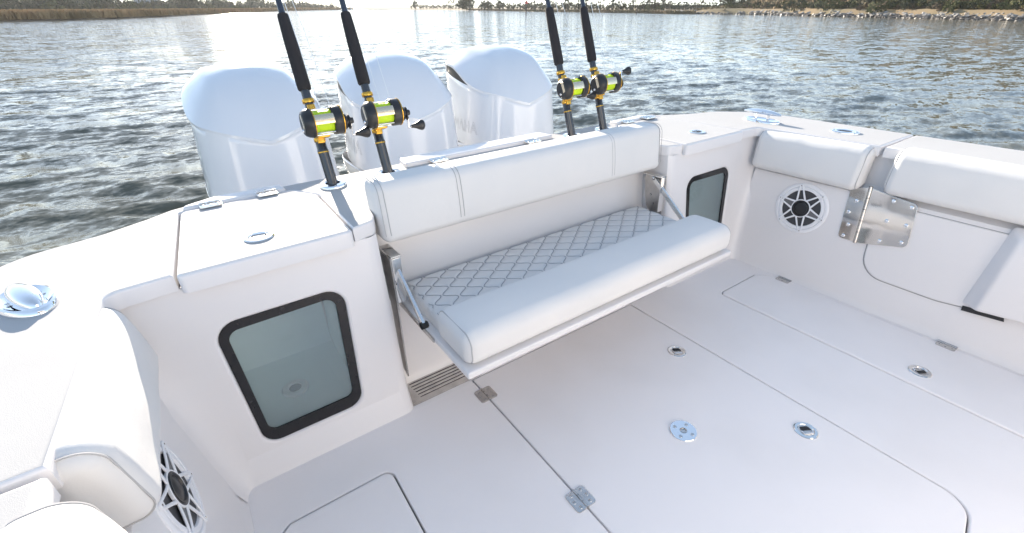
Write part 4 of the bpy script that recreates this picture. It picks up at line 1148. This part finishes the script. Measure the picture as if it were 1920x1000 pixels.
# ================================================================== FISHING RODS
def add_lathe(mb, prof, M4, n=24, **k):
    v, f = lathe_geo(prof, n, **k); mb.add(v, f, M4); return mb
def make_rod(x, y, side, crank, label):
    tilt = Matrix.Rotation(R(-19.3), 4, 'X')
    root = empty('fishing_rod', M4=Matrix.Translation((x, y, ZT)) @ tilt)
    tag(root, label, 'fishing rod', 'four fishing rods in the transom holders'); BOAT_THINGS.append(root)
    I = Matrix()
    add_lathe(MB(), [(0, -.12), (.0185, -.12), (.0185, .115), (.0195, .12), (.0195, .128), (.018, .132), (.0175, .175), (0, .175)], I).build('butt', M['butt'], root)
    b = MB(); add_lathe(b, [(.0155, .16), (.0155, .345), (0, .345)], I).build('reel_seat', M['butt'], root)
    for z0, z1, r in ((.158, .172, .0200), (.262, .275, .0190), (.292, .306, .0205)):
        add_lathe(MB(), [(.012, z0), (r - .001, z0), (r, z0 + .002), (r, z1 - .002), (r - .001, z1), (.012, z1)], I, 18).build('lock_ring', M['gold'], root)
    add_lathe(MB(), [(.0125, .118), (.0197, .118), (.0199, .1205), (.0197, .1225), (.0125, .1225)], I, 18).build('lock_ring', M['gold'], root)
    add_lathe(MB(), [(0, .336), (.0195, .336), (.0225, .341), (.0232, .36), (.0215, .50), (.0188, .576), (.0165, .585), (0, .585)], I).build('foregrip', M['eva'], root)
    L = 1.9
    add_lathe(MB(), [(.0112, .58), (.0105, .62), (.008, 1.1), (.005, 1.6), (.0025, L), (0, L)], I, 14).build('blank', M['blank'], root)
    guides = [(.86, .034), (1.2, .026), (1.5, .02), (1.75, .015)]
    for z, h in guides:
        g = MB(); ring = [(h * .0 + .009 * math.cos(a), -(h + .0) + .009 * math.sin(a), z) for a in [2 * math.pi * i / 16 for i in range(16)]]
        g.add(*tube_geo(ring, .0016, 6, closed=True))
        g.add(*tube_geo([(0, -.008, z - .03), (0, -h + .010, z)], .0016, 6)); g.add(*tube_geo([(0, -.008, z + .03), (0, -h + .010, z)], .0016, 6))
        g.build('guide', M['steel'], root)
    # reel
    rx = -side * .010
    Fr = Matrix.Translation((rx, -.074, .213)) @ Matrix.Rotation(R(90), 4, 'Y')   # local z -> +x of the rod
    pl_ = MB()
    reel = MB().add(*tube_geo([(0, 0, -.040), (0, 0, .040)], .010, 12), Fr).build('reel', M['black'], root)
    add_lathe(pl_, [(0, -.066), (.034, -.066), (.040, -.062), (.0455, -.052), (.0475, -.044), (.0475, -.034), (.046, -.031), (.034, -.031), (.034, -.036), (0, -.036)], Fr, 40)
    pl_.build('side_plate', M['black'], reel); pl_ = MB()
    add_lathe(pl_, [(0, .036), (.034, .036), (.034, .031), (.046, .031), (.0475, .034), (.0475, .058), (.0455, .064), (.040, .068), (0, .069)], Fr, 40)
    pl_.build('side_plate', M['black'], reel)
    rg = MB()
    rg2 = MB()
    add_lathe(rg, [(.0478, .0610), (.0487, .0618), (.0487, .0640), (.0465, .0648), (.0460, .0640)], Fr, 40)
    add_lathe(rg2, [(.0478, -.034), (.0484, -.0335), (.0484, -.0318), (.0465, -.031)], Fr, 40)
    rg.build('gold_rim', M['gold'], reel); rg2.build('gold_rim', M['gold'], reel)
    add_lathe(MB(), [(0, -.031), (.0375, -.031), (.0385, -.028), (.0352, -.022), (.0365, 0), (.0352, .022), (.0385, .028), (.0375, .031), (0, .031)], Fr, 36).build('spool', M['lime'], reel)
    bars = MB()
    def P(ang, r, z): return Vector((r * math.cos(R(ang)), r * math.sin(R(ang)), z))
    # Fr: local x = -Z(rod), local y = Y(rod); angles measured in that plane
    for ang in (205, 335, 20, 160): MB().add(*tube_geo([P(ang, .0425, -.034), P(ang, .0425, .034)], .0032, 8), Fr).build('frame_bar', M['chrome'], reel)
    fp = MB()
    vv = []
    for zz in (-.033, .033):
        for ang in (248, 258, 268, 278, 288): vv.append(P(ang, .0465, zz))
        for ang in (288, 278, 268, 258, 248): vv.append(P(ang, .0435, zz))
    ff = [(i, (i + 1) % 10, 10 + (i + 1) % 10, 10 + i) for i in range(10)]
    fp.add(vv, ff, Fr); fp.build('face_plate', M['plate'], reel)
    ft = MB().add(*box_geo(rx - .022, rx + .022, -.040, -.014, .166, .262, .004)).add(*box_geo(-.013, .013, -.024, -.012, .150, .285, .004))
    ft.build('reel_foot', M['gold'], reel)
    # left side badge window and screw
    bd = MB(); v, f = plate_geo(rpoly([(-.024, -.011, .003), (.024, -.011, .003), (.022, .004, .003), (-.022, .004, .003)]), (), .002, .0005, 1)
    bd.add(v, f, Fr @ Matrix.Translation((-.006, -.018, -.0675)) @ Matrix.Rotation(R(180), 4, 'X') @ Matrix.Rotation(R(6), 4, 'Z')); bd.build('badge', M['plate'], reel)
    add_lathe(MB(), [(.006, 0), (.005, -.003), (0, -.0035)], Fr @ Matrix.Translation((.020, .010, -.066)), 12).build('side_screw', M['chrome'], reel)
    # drag, crank, knob
    hub = Fr @ Matrix.Translation((.010, -.012, .068))
    add_lathe(MB(), [(0, 0), (.026, 0), (.027, .004), (.024, .008), (.018, .009), (.018, .013), (.022, .015), (.022, .019), (.012, .021), (.010, .032), (0, .033)], hub, 24).build('drag_star', M['black'], reel)
    C = hub @ Matrix.Rotation(R(crank), 4, 'Z')
    cr = MB().add(*box_geo(-.008, .058, -.006, .006, .022, .027, .002), C).add(*tube_geo([(.053, 0, .024), (.053, 0, .040)], .004, 8), C).build('crank', M['chrome'], reel)
    add_lathe(MB(), [(0, .036), (.006, .036), (.0075, .045), (.011, .056), (.017, .068), (.020, .077), (.0185, .085), (.012, .090), (0, .092)], C @ Matrix.Translation((.053, 0, 0)), 18, sx=1.0, sy=.8).build('knob', M['black'], cr)
    lev = MB().add(*box_geo(-.030, .0, -.008, .008, .010, .018, .003), hub @ Matrix.Rotation(R(crank + 120), 4, 'Z')); lev.build('drag_lever', M['black'], reel)
    # clips and line running to the guides
    ln = MB()
    g0 = Vector((0, -.034, .86)); g1 = Vector((0, -.026, 1.2)); tip = Vector((0, -.015, 1.75))
    ln.add(*tube_geo([(rx + .004, -.074 - .034, .222), (rx + .002, -.085, .26), g0, g1, tip], .0011, 5))
    ln.build('line', M['nylon'], root); ln = MB()
    ln.add(*tube_geo([(rx + .030, -.112, .250), (rx + .022, -.095, .50), (.006, -.034, .86), g1], .0009, 5))
    ln.build('line', M['nylon'], root)
    cl = MB()
    cl.add(*tube_geo([Vector((rx + .030, -.112, .228)) + Vector((.003 * math.cos(a), -.002 * math.sin(a), .010 * math.sin(a))) for a in [6.283 * i / 12 for i in range(12)]], .0012, 5, closed=True))
    cl.add(*tube_geo([(rx + .030, -.112, .236), (rx + .030, -.112, .252)], .0022, 6)); cl.build('snap_swivel', M['dark'], root)
    return root
make_rod(-.684, .362, -1, 35, 'leftmost fishing rod with a lime reel, standing before the left outboard motor')
make_rod(-.471, .362, -1, 25, 'second fishing rod from the left, its crank knob over the middle outboard motor')
make_rod(.471, .362, 1, 50, 'third fishing rod from the left, its crank knob low between the two right rods')
make_rod(.684, .362, 1, 190, 'rightmost fishing rod, its crank knob turned upward over the water')

# ------------------------------------------------------------------ heel of the boat
for o in BOAT_THINGS: o.matrix_world = HEEL @ o.matrix_world

HAZE = True
if HAZE:
    v, f = box_geo(-260, 420, -60, 560, -1.6 + WZ, 26, .5)
    v = [(x, y, z) for x, y, z in v]
    hz = MB().add([(-260, -60, WZ - 1.5), (420, -60, WZ - 1.5), (420, 560, WZ - 1.5), (-260, 560, WZ - 1.5), (-260, -60, 27), (420, -60, 27), (420, 560, 27), (-260, 560, 27)],
                  [(0, 3, 2, 1), (4, 5, 6, 7), (0, 1, 5, 4), (1, 2, 6, 5), (2, 3, 7, 6), (3, 0, 4, 7)])
    m = bpy.data.materials.new('river haze'); m.use_nodes = True; nt = m.node_tree; nt.nodes.clear()
    out = nt.nodes.new('ShaderNodeOutputMaterial'); pv = nt.nodes.new('ShaderNodeVolumePrincipled')
    pv.inputs['Color'].default_value = (.92, .94, .97, 1); pv.inputs['Density'].default_value = .00022; pv.inputs['Anisotropy'].default_value = .3
    nt.links.new(pv.outputs[0], out.inputs['Volume'])
    tag(hz.build('haze', m, smooth=False), 'thin pale haze over the river', kind='stuff')
